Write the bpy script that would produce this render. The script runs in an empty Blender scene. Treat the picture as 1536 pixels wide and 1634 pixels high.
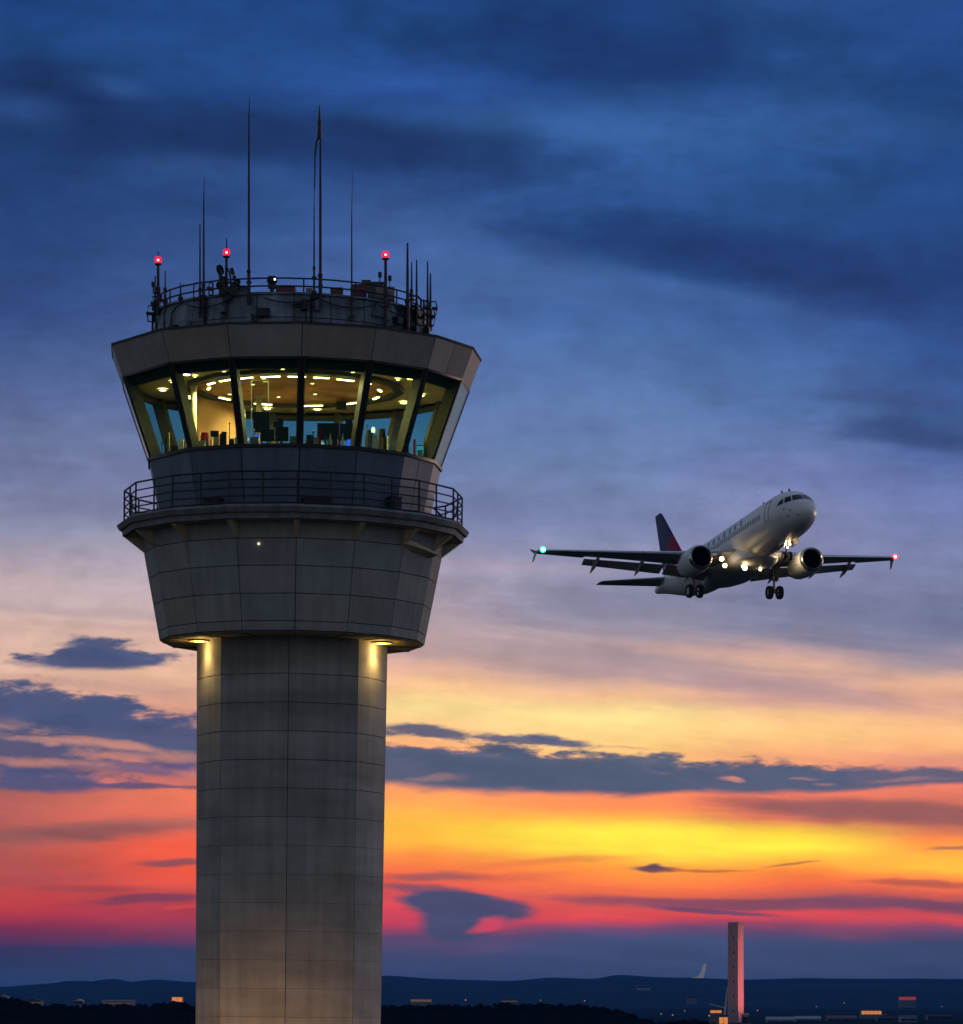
import bpy, bmesh, math, random
from mathutils import Vector, Matrix, noise
random.seed(7)
PI = math.pi
R = math.radians
S = bpy.context.scene
COL = S.collection
CAMZ = 12.0
F = 6000.0                       # focal length in photograph pixels

# ------------------------------------------------------------------ materials
def new_mat(name):
    m = bpy.data.materials.new(name); m.use_nodes = True
    nt = m.node_tree
    for n in list(nt.nodes): nt.nodes.remove(n)
    out = nt.nodes.new('ShaderNodeOutputMaterial')
    return m, nt, out

def hexlin(h):
    h = h.lstrip('#')
    o = []
    for i in (0, 2, 4):
        c = int(h[i:i + 2], 16) / 255
        o.append(c / 12.92 if c <= .04045 else ((c + .055) / 1.055) ** 2.4)
    return tuple(o) + (1.0,)

def pbr(name, col, rough=.6, metal=0., var=.15, scale=3., bump=0., tint=0., streak=0., spec=.5, coat=0., col2=None, bands=0.):
    """noise varied principled surface; tint uses the per panel attribute; streak adds vertical weather marks"""
    m, nt, out = new_mat(name)
    L = nt.links.new
    b = nt.nodes.new('ShaderNodeBsdfPrincipled'); L(b.outputs[0], out.inputs[0])
    b.inputs['Roughness'].default_value = rough; b.inputs['Metallic'].default_value = metal
    b.inputs['Specular IOR Level'].default_value = spec
    b.inputs['Coat Weight'].default_value = coat
    tc = nt.nodes.new('ShaderNodeTexCoord')
    nz = nt.nodes.new('ShaderNodeTexNoise'); nz.inputs['Scale'].default_value = scale; nz.inputs['Detail'].default_value = 7; nz.inputs['Roughness'].default_value = .62
    L(tc.outputs['Object'], nz.inputs['Vector'])
    mr = nt.nodes.new('ShaderNodeMapRange'); mr.inputs[1].default_value = .25; mr.inputs[2].default_value = .75
    mr.inputs[3].default_value = 1 - var; mr.inputs[4].default_value = 1 + var
    L(nz.outputs['Fac'], mr.inputs[0])
    fac = mr.outputs[0]
    if streak:
        mp = nt.nodes.new('ShaderNodeMapping'); mp.inputs['Scale'].default_value = (3.2, 3.2, .16); L(tc.outputs['Object'], mp.inputs[0])
        n2 = nt.nodes.new('ShaderNodeTexNoise'); n2.inputs['Scale'].default_value = 1.3; n2.inputs['Detail'].default_value = 6; L(mp.outputs[0], n2.inputs['Vector'])
        m2 = nt.nodes.new('ShaderNodeMapRange'); m2.inputs[1].default_value = .35; m2.inputs[2].default_value = .7; m2.inputs[3].default_value = 1 + streak * .4; m2.inputs[4].default_value = 1 - streak
        L(n2.outputs['Fac'], m2.inputs[0])
        mu = nt.nodes.new('ShaderNodeMath'); mu.operation = 'MULTIPLY'; L(fac, mu.inputs[0]); L(m2.outputs[0], mu.inputs[1]); fac = mu.outputs[0]
    if tint:
        at_ = nt.nodes.new('ShaderNodeAttribute'); at_.attribute_name = 'panel'
        m3 = nt.nodes.new('ShaderNodeMapRange'); m3.inputs[3].default_value = 1 - tint; m3.inputs[4].default_value = 1 + tint; L(at_.outputs['Fac'], m3.inputs[0])
        mu = nt.nodes.new('ShaderNodeMath'); mu.operation = 'MULTIPLY'; L(fac, mu.inputs[0]); L(m3.outputs[0], mu.inputs[1]); fac = mu.outputs[0]
    if bands:
        mp = nt.nodes.new('ShaderNodeMapping'); mp.inputs['Scale'].default_value = (.22, .22, 1.5); L(tc.outputs['Object'], mp.inputs[0])
        n4 = nt.nodes.new('ShaderNodeTexNoise'); n4.inputs['Scale'].default_value = 1.; n4.inputs['Detail'].default_value = 5; L(mp.outputs[0], n4.inputs['Vector'])
        m4 = nt.nodes.new('ShaderNodeMapRange'); m4.inputs[1].default_value = .3; m4.inputs[2].default_value = .7; m4.inputs[3].default_value = 1 - bands; m4.inputs[4].default_value = 1 + bands * .6
        L(n4.outputs['Fac'], m4.inputs[0])
        mu = nt.nodes.new('ShaderNodeMath'); mu.operation = 'MULTIPLY'; L(fac, mu.inputs[0]); L(m4.outputs[0], mu.inputs[1]); fac = mu.outputs[0]
    vm = nt.nodes.new('ShaderNodeVectorMath'); vm.operation = 'SCALE'; vm.inputs[0].default_value = col[:3]; L(fac, vm.inputs['Scale'])
    if col2:
        at2 = nt.nodes.new('ShaderNodeAttribute'); at2.attribute_name = 'panel'
        fr2 = nt.nodes.new('ShaderNodeMath'); fr2.operation = 'FRACT'; m7 = nt.nodes.new('ShaderNodeMath'); m7.operation = 'MULTIPLY'; m7.inputs[1].default_value = 7.3; L(at2.outputs['Fac'], m7.inputs[0]); L(m7.outputs[0], fr2.inputs[0])
        mc = nt.nodes.new('ShaderNodeMix'); mc.data_type = 'RGBA'; mc.inputs[6].default_value = tuple(col[:3]) + (1,); mc.inputs[7].default_value = tuple(col2[:3]) + (1,)
        L(fr2.outputs[0], mc.inputs[0]); L(mc.outputs[2], vm.inputs[0])
    L(vm.outputs[0], b.inputs['Base Color'])
    if bump:
        n3 = nt.nodes.new('ShaderNodeTexNoise'); n3.inputs['Scale'].default_value = scale * 8; n3.inputs['Detail'].default_value = 5; L(tc.outputs['Object'], n3.inputs['Vector'])
        bp = nt.nodes.new('ShaderNodeBump'); bp.inputs['Strength'].default_value = bump; bp.inputs['Distance'].default_value = .02
        L(n3.outputs['Fac'], bp.inputs['Height']); L(bp.outputs[0], b.inputs['Normal'])
    return m

def emit(name, col, strength):
    m, nt, out = new_mat(name)
    e = nt.nodes.new('ShaderNodeEmission'); e.inputs[0].default_value = tuple(col[:3]) + (1,); e.inputs[1].default_value = strength
    nt.links.new(e.outputs[0], out.inputs[0])
    return m

def glass(name, tint, refl=(1, 1, 1), rough=.02):
    m, nt, out = new_mat(name); L = nt.links.new
    t = nt.nodes.new('ShaderNodeBsdfTransparent'); t.inputs[0].default_value = tuple(tint) + (1,)
    g = nt.nodes.new('ShaderNodeBsdfGlossy'); g.inputs['Roughness'].default_value = rough; g.inputs[0].default_value = tuple(refl) + (1,)
    lw = nt.nodes.new('ShaderNodeLayerWeight'); lw.inputs[0].default_value = .5
    pw = nt.nodes.new('ShaderNodeMath'); pw.operation = 'POWER'; pw.inputs[1].default_value = 5; L(lw.outputs['Facing'], pw.inputs[0])
    fr = nt.nodes.new('ShaderNodeMath'); fr.operation = 'MULTIPLY_ADD'; fr.inputs[1].default_value = .5; fr.inputs[2].default_value = .025; L(pw.outputs[0], fr.inputs[0])
    mx = nt.nodes.new('ShaderNodeMixShader'); L(fr.outputs[0], mx.inputs[0]); L(t.outputs[0], mx.inputs[1]); L(g.outputs[0], mx.inputs[2])
    L(mx.outputs[0], out.inputs[0])
    return m

def lens_mat(name, col, strength, alpha):
    """coloured glass lamp globe: glows and lets its bulb show through"""
    m, nt, out = new_mat(name); L = nt.links.new
    t = nt.nodes.new('ShaderNodeBsdfTransparent'); t.inputs[0].default_value = (1, .75, .75, 1)
    e = nt.nodes.new('ShaderNodeEmission'); e.inputs[0].default_value = tuple(col) + (1,); e.inputs[1].default_value = strength
    lw = nt.nodes.new('ShaderNodeLayerWeight'); lw.inputs[0].default_value = .35
    mr = nt.nodes.new('ShaderNodeMapRange'); mr.inputs[3].default_value = alpha; mr.inputs[4].default_value = .1; L(lw.outputs['Facing'], mr.inputs[0])
    mx = nt.nodes.new('ShaderNodeMixShader'); L(mr.outputs[0], mx.inputs[0]); L(t.outputs[0], mx.inputs[1]); L(e.outputs[0], mx.inputs[2])
    L(mx.outputs[0], out.inputs[0])
    return m

M = {}
M['concrete'] = pbr('concrete', (.375, .352, .325), .85, var=.18, scale=.9, bump=.25, tint=.07, streak=.17, bands=.24)
M['flare'] = pbr('flare_concrete', (.41, .375, .32), .8, var=.16, scale=1.1, bump=.2, tint=.10, streak=.15, col2=(.30, .31, .325))
M['fascia'] = pbr('fascia_panel', (.40, .345, .31), .55, var=.14, scale=1.2, tint=.08, streak=.12, col2=(.33, .31, .31))
M['bluewall'] = pbr('blue_grey_cladding', (.125, .175, .245), .5, var=.16, scale=1.5, tint=.10, streak=.18)
M['joint'] = pbr('joint', (.02, .02, .022), .9)
M['slab'] = pbr('slab', (.20, .20, .21), .75, var=.25, scale=1.5, bump=.2, streak=.3)
M['soffit'] = pbr('soffit', (.60, .48, .30), .7, var=.2, scale=1.4)
M['bracket'] = pbr('bracket', (.70, .58, .38), .6, var=.15)
M['roofmetal'] = pbr('roof_metal', (.15, .20, .25), .5, metal=.1, var=.4, scale=2.2, tint=.25, streak=.5)
M['roofdark'] = pbr('roof_dark', (.05, .06, .07), .8, var=.3)
M['dark'] = pbr('dark_metal', (.025, .027, .032), .5, metal=.3, var=.2)
M['mast'] = pbr('mast_metal', (.035, .035, .04), .5, metal=.3, var=.25, scale=8)
M['mullion'] = pbr('mullion', (.11, .105, .08), .5, var=.15)
M['mulout'] = pbr('mullion_outer', (.018, .020, .024), .45, var=.15)
M['head'] = pbr('head_band', (.045, .055, .06), .6)
M['ceiling'] = pbr('ceiling_paint', (.58, .52, .36), .7, var=.18, scale=1.3)
M['ceilwood'] = pbr('ceiling_timber', (.56, .29, .12), .55, var=.6, scale=1.1)
M['floor'] = pbr('carpet', (.26, .22, .17), .9)
M['desk'] = pbr('desk_laminate', (.34, .28, .19), .5, var=.2, scale=5)
M['peach'] = pbr('plaster', (.66, .34, .14), .7, var=.10)
M['plastic'] = pbr('black_plastic', (.018, .02, .024), .4, var=.2)
M['cream'] = pbr('cream', (.7, .62, .42), .6)
M['whitep'] = pbr('white_item', (.85, .8, .7), .6)
M['red'] = pbr('red_cloth', (.45, .02, .03), .7)
M['green'] = pbr('green_item', (.05, .14, .08), .5)
M['pane'] = glass('tower_glass', (.68, .89, .87))
M['clear'] = glass('clear_glass', (.93, .95, .93))
M['lamp'] = emit('lamp_warm', (1, .62, .20), 20)
M['lampd'] = emit('downlight_warm', (1, .62, .20), 17)
M['lampw'] = emit('lamp_white', (1, .80, .5), 1.9)
M['floodlens'] = emit('flood_lens', (1, .66, .20), 9)
M['blue'] = emit('screen_blue', (.03, .12, .8), 1.3)
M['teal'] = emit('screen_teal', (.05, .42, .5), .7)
M['ledw'] = emit('led_white', (.9, .95, 1), 8)
M['bulb'] = emit('bulb_pink', (1, .35, .35), 22)
M['redglobe'] = lens_mat('red_globe', (1, .004, .03), 2.0, .8)
M['acwhite'] = pbr('aircraft_white', (.84, .83, .83), .38, var=.07, scale=.8)
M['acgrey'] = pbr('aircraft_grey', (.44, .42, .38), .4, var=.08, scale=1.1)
M['acfin'] = None
M['acmetal'] = pbr('aircraft_metal', (.55, .54, .53), .22, metal=.9, var=.05)
M['tyre'] = pbr('tyre', (.012, .012, .013), .8)
M['acglass'] = pbr('cockpit_glass', (.006, .009, .012), .2, spec=.2)
M['acwin'] = pbr('cabin_glass', (.03, .05, .085), .2)
M['black'] = pbr('black_duct', (.006, .006, .008), .5)
M['strut'] = pbr('strut_metal', (.22, .20, .17), .3, metal=.7)
M['landing'] = emit('landing_lens', (1, .70, .32), 14)
M['navg'] = lens_mat('nav_green', (.02, 1, .55), 4, .9)
M['navr'] = lens_mat('nav_red', (1, .015, .05), 4, .9)
M['navbulbg'] = emit('nav_bulb_green', (.5, 1, .85), 30)
M['navbulbr'] = emit('nav_bulb_red', (1, .55, .55), 30)
M['ground'] = pbr('ground_grass', (.016, .022, .016), .95, spec=0., var=.4, scale=.02)
M['hill'] = pbr('hill_forest', (.022, .034, .030), .95, spec=0., var=.45, scale=.004)
M['wood'] = pbr('dark_leaves', (.006, .008, .007), .95, spec=0., var=.3, scale=.3)
M['pink'] = pbr('pink_render', (.60, .36, .34), .8, var=.10, scale=.25, streak=.2)
M['palefin'] = pbr('pale_metal', (.62, .60, .55), .6)
M['housewall'] = pbr('house_wall', (.16, .155, .155), .85)
M['houseroof'] = pbr('house_roof', (.10, .055, .05), .85)
M['palewall'] = pbr('pale_wall', (.26, .29, .32), .85)
M['gloworange'] = emit('glow_front_orange', (1, .33, .08), .7)  # orange light on floodlit fronts put in as glow
M['litred'] = emit('lit_window_red', (1, .10, .06), .32)
M['litcream'] = emit('lit_window_cream', (1, .58, .36), .12)

# fin paint: navy with a crimson lower front field, a painted livery boundary in the fin's own coordinates
def fin_mat():
    m, nt, out = new_mat('fin_livery'); L = nt.links.new
    b = nt.nodes.new('ShaderNodeBsdfPrincipled'); L(b.outputs[0], out.inputs[0]); b.inputs['Roughness'].default_value = .55; b.inputs['Specular IOR Level'].default_value = .12
    tc = nt.nodes.new('ShaderNodeTexCoord'); sx = nt.nodes.new('ShaderNodeSeparateXYZ'); L(tc.outputs['Object'], sx.inputs[0])
    # fraction: forward part (x larger) and low z is crimson
    ma = nt.nodes.new('ShaderNodeMath'); ma.operation = 'MULTIPLY_ADD'; ma.inputs[1].default_value = -.95; L(sx.outputs['Z'], ma.inputs[0]); L(sx.outputs['X'], ma.inputs[2])
    nz = nt.nodes.new('ShaderNodeTexNoise'); nz.inputs['Scale'].default_value = .9; L(tc.outputs['Object'], nz.inputs[0])
    mb = nt.nodes.new('ShaderNodeMath'); mb.operation = 'MULTIPLY_ADD'; mb.inputs[1].default_value = 1.5; L(nz.outputs['Fac'], mb.inputs[0]); L(ma.outputs[0], mb.inputs[2])
    mr = nt.nodes.new('ShaderNodeMapRange'); mr.interpolation_type = 'SMOOTHSTEP'; mr.inputs[1].default_value = -38.0; mr.inputs[2].default_value = -35.4; L(mb.outputs[0], mr.inputs[0])
    mx = nt.nodes.new('ShaderNodeMix'); mx.data_type = 'RGBA'; L(mr.outputs[0], mx.inputs[0])
    mx.inputs[6].default_value = (.035, .045, .15, 1); mx.inputs[7].default_value = (.30, .010, .06, 1)
    L(mx.outputs[2], b.inputs['Base Color'])
    return m
M['acfin'] = fin_mat()

# ------------------------------------------------------------------ mesh builder
class MB:
    def __init__(s): s.v = []; s.f = []; s.m = []; s.t = []; s.sm = []
    def face(s, pts, mat=0, tint=.5, smooth=False):
        b = len(s.v); s.v += [Vector(p) for p in pts]; s.f.append(tuple(range(b, b + len(pts)))); s.m.append(mat); s.t.append(tint); s.sm.append(smooth)
    def grid(s, rows, mat=0, tint=.5, smooth=True, close=False):
        b = len(s.v); n = len(rows[0])
        for r in rows: s.v += [Vector(p) for p in r]
        for i in range(len(rows) - 1):
            for j in range(n if close else n - 1):
                k = (j + 1) % n
                s.f.append((b + i * n + j, b + i * n + k, b + (i + 1) * n + k, b + (i + 1) * n + j)); s.m.append(mat); s.t.append(tint); s.sm.append(smooth)
    def fan(s, ring, mat=0, flip=False):
        r = list(ring)
        if flip: r.reverse()
        s.face(r, mat)
    def box(s, c, size, mat=0, rot=None, tint=.5):
        c = Vector(c); x, y, z = [d / 2 for d in size]
        P = [Vector((i * x, j * y, k * z)) for k in (-1, 1) for j in (-1, 1) for i in (-1, 1)]
        if rot is not None: P = [rot @ p for p in P]
        P = [p + c for p in P]
        for q in ((0, 2, 3, 1), (4, 5, 7, 6), (0, 1, 5, 4), (2, 6, 7, 3), (0, 4, 6, 2), (1, 3, 7, 5)):
            s.face([P[i] for i in q], mat, tint)
    def tube(s, pts, r, n=7, mat=0, cap=True):
        pts = [Vector(p) for p in pts]
        rr = r if isinstance(r, (list, tuple)) else [r] * len(pts)
        rows = []
        for i, p in enumerate(pts):
            d = (pts[min(i + 1, len(pts) - 1)] - pts[max(i - 1, 0)]).normalized()
            a = d.cross(Vector((0, 0, 1)) if abs(d.z) < .9 else Vector((1, 0, 0))).normalized(); b = d.cross(a)
            rows.append([p + rr[i] * (a * math.cos(2 * PI * k / n) + b * math.sin(2 * PI * k / n)) for k in range(n)])
        s.grid(rows, mat, smooth=True, close=True)
        if cap: s.face(rows[0][::-1], mat); s.face(rows[-1], mat)
    def revolve(s, prof, origin, axis, n=24, mat=0, smooth=True):
        """prof: (along, radius)"""
        o = Vector(origin); d = Vector(axis).normalized()
        a = d.cross(Vector((0, 0, 1)) if abs(d.z) < .9 else Vector((1, 0, 0))).normalized(); b = d.cross(a)
        rows = [[o + d * t + r * (a * math.cos(2 * PI * k / n) + b * math.sin(2 * PI * k / n)) for k in range(n)] for t, r in prof]
        s.grid(rows, mat, smooth=smooth, close=True)
    def ball(s, c, r, mat=0, n=12, m=8, sq=(1, 1, 1)):
        c = Vector(c); rows = []
        for i in range(m + 1):
            t = PI * i / m
            rr = max(math.sin(t), 1e-3)
            rows.append([c + Vector((sq[0] * r * rr * math.cos(2 * PI * k / n), sq[1] * r * rr * math.sin(2 * PI * k / n), sq[2] * r * math.cos(t))) for k in range(n)])
        s.grid(rows, mat, smooth=True, close=True)
    def build(s, name, mats, parent=None, loc=None):
        me = bpy.data.meshes.new(name)
        me.from_pydata([tuple(v) for v in s.v], [], s.f)
        mats = mats if isinstance(mats, (list, tuple)) else [mats]
        for m in mats: me.materials.append(M[m] if isinstance(m, str) else m)
        me.polygons.foreach_set('material_index', s.m)
        me.polygons.foreach_set('use_smooth', s.sm)
        a = me.attributes.new('panel', 'FLOAT', 'FACE'); a.data.foreach_set('value', s.t)
        bm = bmesh.new(); bm.from_mesh(me)
        bmesh.ops.remove_doubles(bm, verts=bm.verts, dist=1e-5)
        bmesh.ops.recalc_face_normals(bm, faces=bm.faces)
        bm.to_mesh(me); bm.free()
        me.set_sharp_from_angle(angle=R(38))
        o = bpy.data.objects.new(name, me); COL.objects.link(o)
        if parent: o.parent = parent
        if loc is not None: o.location = loc
        return o

def empty(name, loc=(0, 0, 0), rot=(0, 0, 0)):
    o = bpy.data.objects.new(name, None); COL.objects.link(o); o.location = loc; o.rotation_euler = rot; o.empty_display_size = .5
    return o
def tag(o, label, cat, group=None):
    o['label'] = label; o['category'] = cat
    if group: o['group'] = group
    return o
def structure(o, label=None):
    o['kind'] = 'structure'
    if label: o['label'] = label
    return o
def copy_tree(o, parent=None):
    c = o.copy(); COL.objects.link(c); c.parent = parent
    for ch in list(o.children): copy_tree(ch, c)
    return c
def sight(px, py, Y):
    """a point of the place at distance Y seen at pixel px, py of the photograph"""
    return Vector(((px - 768) / F * Y, Y, CAMZ + (1600 - py) / F * Y))

# ------------------------------------------------------------------ camera
cam = bpy.data.cameras.new('camera'); camo = bpy.data.objects.new('camera', cam); COL.objects.link(camo)
camo.location = (0, 0, CAMZ); camo.rotation_euler = (PI / 2, 0, 0)
cam.sensor_fit = 'HORIZONTAL'; cam.sensor_width = 36; cam.lens = 36 * F / 1536
cam.shift_y = 783 / 1536; cam.clip_start = .5; cam.clip_end = 60000
S.camera = camo

# ------------------------------------------------------------------ sky (world, by direction)
def build_sky():
    w = bpy.data.worlds.new('World'); S.world = w; w.use_nodes = True
    nt = w.node_tree
    for n in list(nt.nodes): nt.nodes.remove(n)
    N = nt.nodes.new; L = nt.links.new
    out = N('ShaderNodeOutputWorld'); bg = N('ShaderNodeBackground'); L(bg.outputs[0], out.inputs[0])
    tc = N('ShaderNodeTexCoord'); sx = N('ShaderNodeSeparateXYZ'); L(tc.outputs['Generated'], sx.inputs[0])
    def math_(op, a, b=None, c=None):
        n = N('ShaderNodeMath'); n.operation = op
        for i, x in enumerate((a, b, c)):
            if x is None: continue
            if isinstance(x, (int, float)): n.inputs[i].default_value = x
            else: L(x, n.inputs[i])
        return n.outputs[0]
    def mrange(x, a, b, c=0., d=1., smooth=True):
        n = N('ShaderNodeMapRange'); n.interpolation_type = 'SMOOTHSTEP' if smooth else 'LINEAR'
        L(x, n.inputs[0])
        for i, v in enumerate((a, b, c, d)): n.inputs[i + 1].default_value = v
        return n.outputs[0]
    def mix(fac, a, b, mode='MIX'):
        n = N('ShaderNodeMix'); n.data_type = 'RGBA'; n.blend_type = mode
        for i, x in ((0, fac), (6, a), (7, b)):
            if isinstance(x, (int, float, tuple)): n.inputs[i].default_value = x
            else: L(x, n.inputs[i])
        return n.outputs[2]
    yy = math_('MAXIMUM', sx.outputs['Y'], .18)
    U0 = math_('MULTIPLY_ADD', math_('DIVIDE', sx.outputs['X'], yy), 6., .768)
    V0 = math_('MULTIPLY_ADD', math_('DIVIDE', sx.outputs['Z'], yy), -6., 1.6)
    def comb(x, y, z=0.):
        n = N('ShaderNodeCombineXYZ')
        for i, v in enumerate((x, y, z)):
            if isinstance(v, (int, float)): n.inputs[i].default_value = v
            else: L(v, n.inputs[i])
        return n.outputs[0]
    def noise_(vec, scale, detail, rough=.55):
        n = N('ShaderNodeTexNoise'); n.noise_dimensions = '2D'; n.inputs['Scale'].default_value = scale; n.inputs['Detail'].default_value = detail; n.inputs['Roughness'].default_value = rough
        L(vec, n.inputs['Vector']); return n
    # broad warp so nothing runs dead straight
    nw = noise_(comb(math_('MULTIPLY', U0, 1.7), math_('MULTIPLY', V0, 6.)), 1.6, 4)
    sw = N('ShaderNodeSeparateColor'); L(nw.outputs['Color'], sw.inputs[0])
    U = math_('ADD', U0, math_('MULTIPLY_ADD', sw.outputs[0], .10, -.05))
    V = math_('ADD', V0, math_('MULTIPLY_ADD', sw.outputs[1], .034, -.017))
    # finer billow
    nf = noise_(comb(math_('MULTIPLY', U0, 7.), math_('MULTIPLY', V0, 24.)), 1.5, 8, .62)
    fine = math_('MULTIPLY_ADD', nf.outputs['Fac'], 2., -1.)
    nst = noise_(comb(math_('MULTIPLY', U0, 2.2), math_('ADD', math_('MULTIPLY', V0, 26.), math_('MULTIPLY', U0, -2.5))), 1.4, 7, .6)
    streak = math_('MULTIPLY_ADD', nst.outputs['Fac'], 2., -1.)
    nb = noise_(comb(math_('MULTIPLY', U0, 3.), math_('MULTIPLY', V0, 7.)), 1.7, 7, .6)
    billow = math_('MULTIPLY_ADD', nb.outputs['Fac'], 2., -1.)
    cols = [
     (0.00, '0 1d3f7d 60 204582 110 1b3a70 150 1f4079 210 1b386c 300 213f78 400 27457f 500 304b86 560 425a92 650 57699c 700 6673a0 780 767fa6 840 8b8fae 900 b3a2b2 950 c9aeb0 1000 d8b3a6 1060 e2b6a2 1120 dfa890 1200 d08f7c 1255 a8625f 1270 b5625c 1300 c0625a 1320 b86158 1340 a85c58 1360 b8584f 1400 bd4f4c 1440 cf4240 1465 b0364a 1485 7a3155 1510 38365e 1540 2f3c60 1575 33466a'),
     (0.30, '0 1f4684 100 234b89 160 1d3e78 220 1c3a70 280 2a4a84 400 33508c 500 3d5892 600 50669c 700 6879a8 800 8289ae 850 9698b2 900 b9aabb 960 c8aeb2 1000 dbb3a5 1040 e4b6a2 1080 e9b99a 1120 dfa28a 1160 d8947e 1200 d0887a 1240 d4746a 1260 f57d5a 1290 f2765a 1320 ea6c52 1350 ff5f40 1375 f45c40 1400 fa5a40 1430 c84c4a 1460 b83a4a 1480 9c3a54 1500 6a3a60 1515 36406a 1560 34476a'),
     (0.64, '0 1e4380 60 1f4785 130 2c529a 200 21427c 260 21417b 310 34528e 400 44619f 500 4968a8 600 5674b0 700 637eb2 800 7783b0 850 868cb2 900 9f98b4 950 b5a4b4 1000 bda5ae 1040 cfa9a4 1070 e9b39c 1100 fcc791 1130 ffe094 1160 fac98c 1210 ff9f68 1262 ff9a5c 1290 ffab48 1320 ffc03c 1350 ffb03a 1372 ff8a40 1400 f2603f 1425 d04f4e 1450 e34850 1472 c83e58 1490 5d4468 1520 424a70 1557 3c4c72'),
     (1.00, '0 1b3c78 60 1a3b76 120 1e4180 170 2d5596 210 37609f 300 31589a 340 2b5092 390 234a8a 440 2c5292 480 3c5c9e 520 4367a8 600 5274b0 700 627fb4 800 6f83b2 900 8d8fb4 960 8c8cab 1000 a99aa8 1040 b79d9f 1080 c4a09a 1110 f4bd93 1140 ffe494 1160 ffe08c 1190 ffce82 1256 ff8c5c 1282 ff8f54 1304 ffba42 1326 ffee44 1358 ffe23e 1385 ff9d38 1410 ff7a40 1440 d85648 1465 e6494c 1480 7c466a 1500 40507a 1530 3c4b70 1557 3b4d70'),
     (1.25, '0 2a4d8a 60 20447f 120 2b5494 200 2f5898 270 28508c 320 264c8c 380 244a8a 430 224686 480 34589b 540 3d60a3 600 466ca9 660 5074b0 750 6f7fb6 850 8388b4 950 7e84aa 1000 8f8ba5 1035 c9a59c 1060 ecb59a 1090 d0a096 1120 cf9c92 1150 ffc98c 1180 ffc983 1205 f5a978 1255 e8785e 1275 f0785c 1305 e07a58 1330 ffd23c 1352 ffee42 1375 ffb038 1390 ff8a38 1415 f26640 1440 9b5058 1460 ea4a4c 1475 a04460 1500 3a4a70 1560 3b4e70'),
     (1.50, '0 24498a 80 22488a 140 1f4482 200 1f4584 300 214784 400 1f4384 450 1d4080 520 2a4f94 580 2b5092 620 34589a 680 34568f 720 4c66a6 800 6a7ab4 880 7a84b2 950 787fa6 1000 6c769e 1030 83849e 1060 a4939f 1090 e9b291 1120 dba390 1160 ffc187 1190 ffb57c 1215 e2927a 1258 e87a62 1285 c86a5a 1310 c06652 1330 d37752 1345 ff8840 1370 ffa436 1390 ffc038 1410 ff7a40 1430 d85a48 1447 8a4c5e 1465 e0494e 1480 70456a 1500 38486c 1560 38496c'),
    ]
    Vn = math_('MULTIPLY_ADD', V, 1 / 1.7, .05 / 1.7)       # -.05 .. 1.65
    last = None; lx = None
    for cx, txt in cols:
        t = txt.split(); r = N('ShaderNodeValToRGB'); el = r.color_ramp.elements
        prs = [((float(t[i]) / 1000 + .05) / 1.7, hexlin(t[i + 1])) for i in range(0, len(t), 2)]
        while len(prs) > 31:          # a ramp holds 32 stops: drop the one that its neighbours predict best
            def err(i):
                (a, ca), (b, cb), (d, cd) = prs[i - 1:i + 2]; u = (b - a) / (d - a); return sum(abs(cb[k] ** .45 - (ca[k] * (1 - u) + cd[k] * u) ** .45) for k in range(3)) * (d - a)
            prs.pop(min(range(1, len(prs) - 1), key=err))
        el[0].position, el[0].color = prs[0]; el[1].position, el[1].color = prs[-1]
        for p, c in prs[1:-1]:
            e = el.new(p); e.color = c
        L(Vn, r.inputs[0])
        last = r.outputs[0] if last is None else mix(mrange(U, lx, cx), last, r.outputs[0])
        lx = cx
    c = last
    P = comb(U, V)
    def blob(cx, cy, rx, ry, rot, hx, alpha, soft=.5, na=.6, which=None, flat=False):
        nonlocal c
        # (the tiny multiple of the colour so far only makes the nodes run in order)
        ch = N('ShaderNodeVectorMath'); ch.operation = 'MULTIPLY_ADD'; L(c, ch.inputs[0]); ch.inputs[1].default_value = (1e-9, 1e-9, 1e-9); L(P, ch.inputs[2])
        mp = N('ShaderNodeMapping'); mp.vector_type = 'TEXTURE'; L(ch.outputs[0], mp.inputs[0])
        mp.inputs['Location'].default_value = (cx / 1000, cy / 1000, 0); mp.inputs['Rotation'].default_value = (0, 0, R(rot)); mp.inputs['Scale'].default_value = (rx / 1000, ry / 1000, 1)
        ln = N('ShaderNodeVectorMath'); ln.operation = 'LENGTH'; L(mp.outputs[0], ln.inputs[0])
        nz = which if which is not None else fine
        if flat:                                   # ragged tops, calm flat bases
            sy = N('ShaderNodeSeparateXYZ'); L(mp.outputs[0], sy.inputs[0])
            nz = math_('MULTIPLY', nz, mrange(sy.outputs[1], -.5, .75, 1.25, .12))
        d = math_('MULTIPLY_ADD', nz, na, ln.outputs['Value'])
        c = mix(mrange(d, 1 + soft, 1 - soft, 0., alpha), c, hexlin(hx))
    # high dark blue masses
    for b in ((110, 160, 250, 34, 9, '173263', .75, .75), (470, 225, 360, 42, 4, '183363', .75, .7), (765, 225, 85, 40, 8, '1c386b', .75, .6), (810, 285, 150, 20, -12, '22407b', .5, .7),
              (1010, 100, 340, 60, 9, '16346b', .7, .7), (1210, 25, 190, 28, 8, '1b3d76', .55, .7), (1090, 385, 230, 42, 6, '1a3973', .75, .7), (1330, 430, 300, 55, 10, '1a3873', .7, .7), (1480, 150, 110, 50, 0, '1a3b74', .5, .8),
              (1350, 272, 95, 15, 5, '203f78', .7, .6), (1440, 690, 130, 17, 4, '2f4880', .75, .6), (1420, 635, 120, 12, 3, '37528d', .5, .7),
              (60, 470, 130, 60, 0, '2a4680', .4, .9), (250, 330, 220, 30, 4, '1f3d75', .4, .8)):
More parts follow.
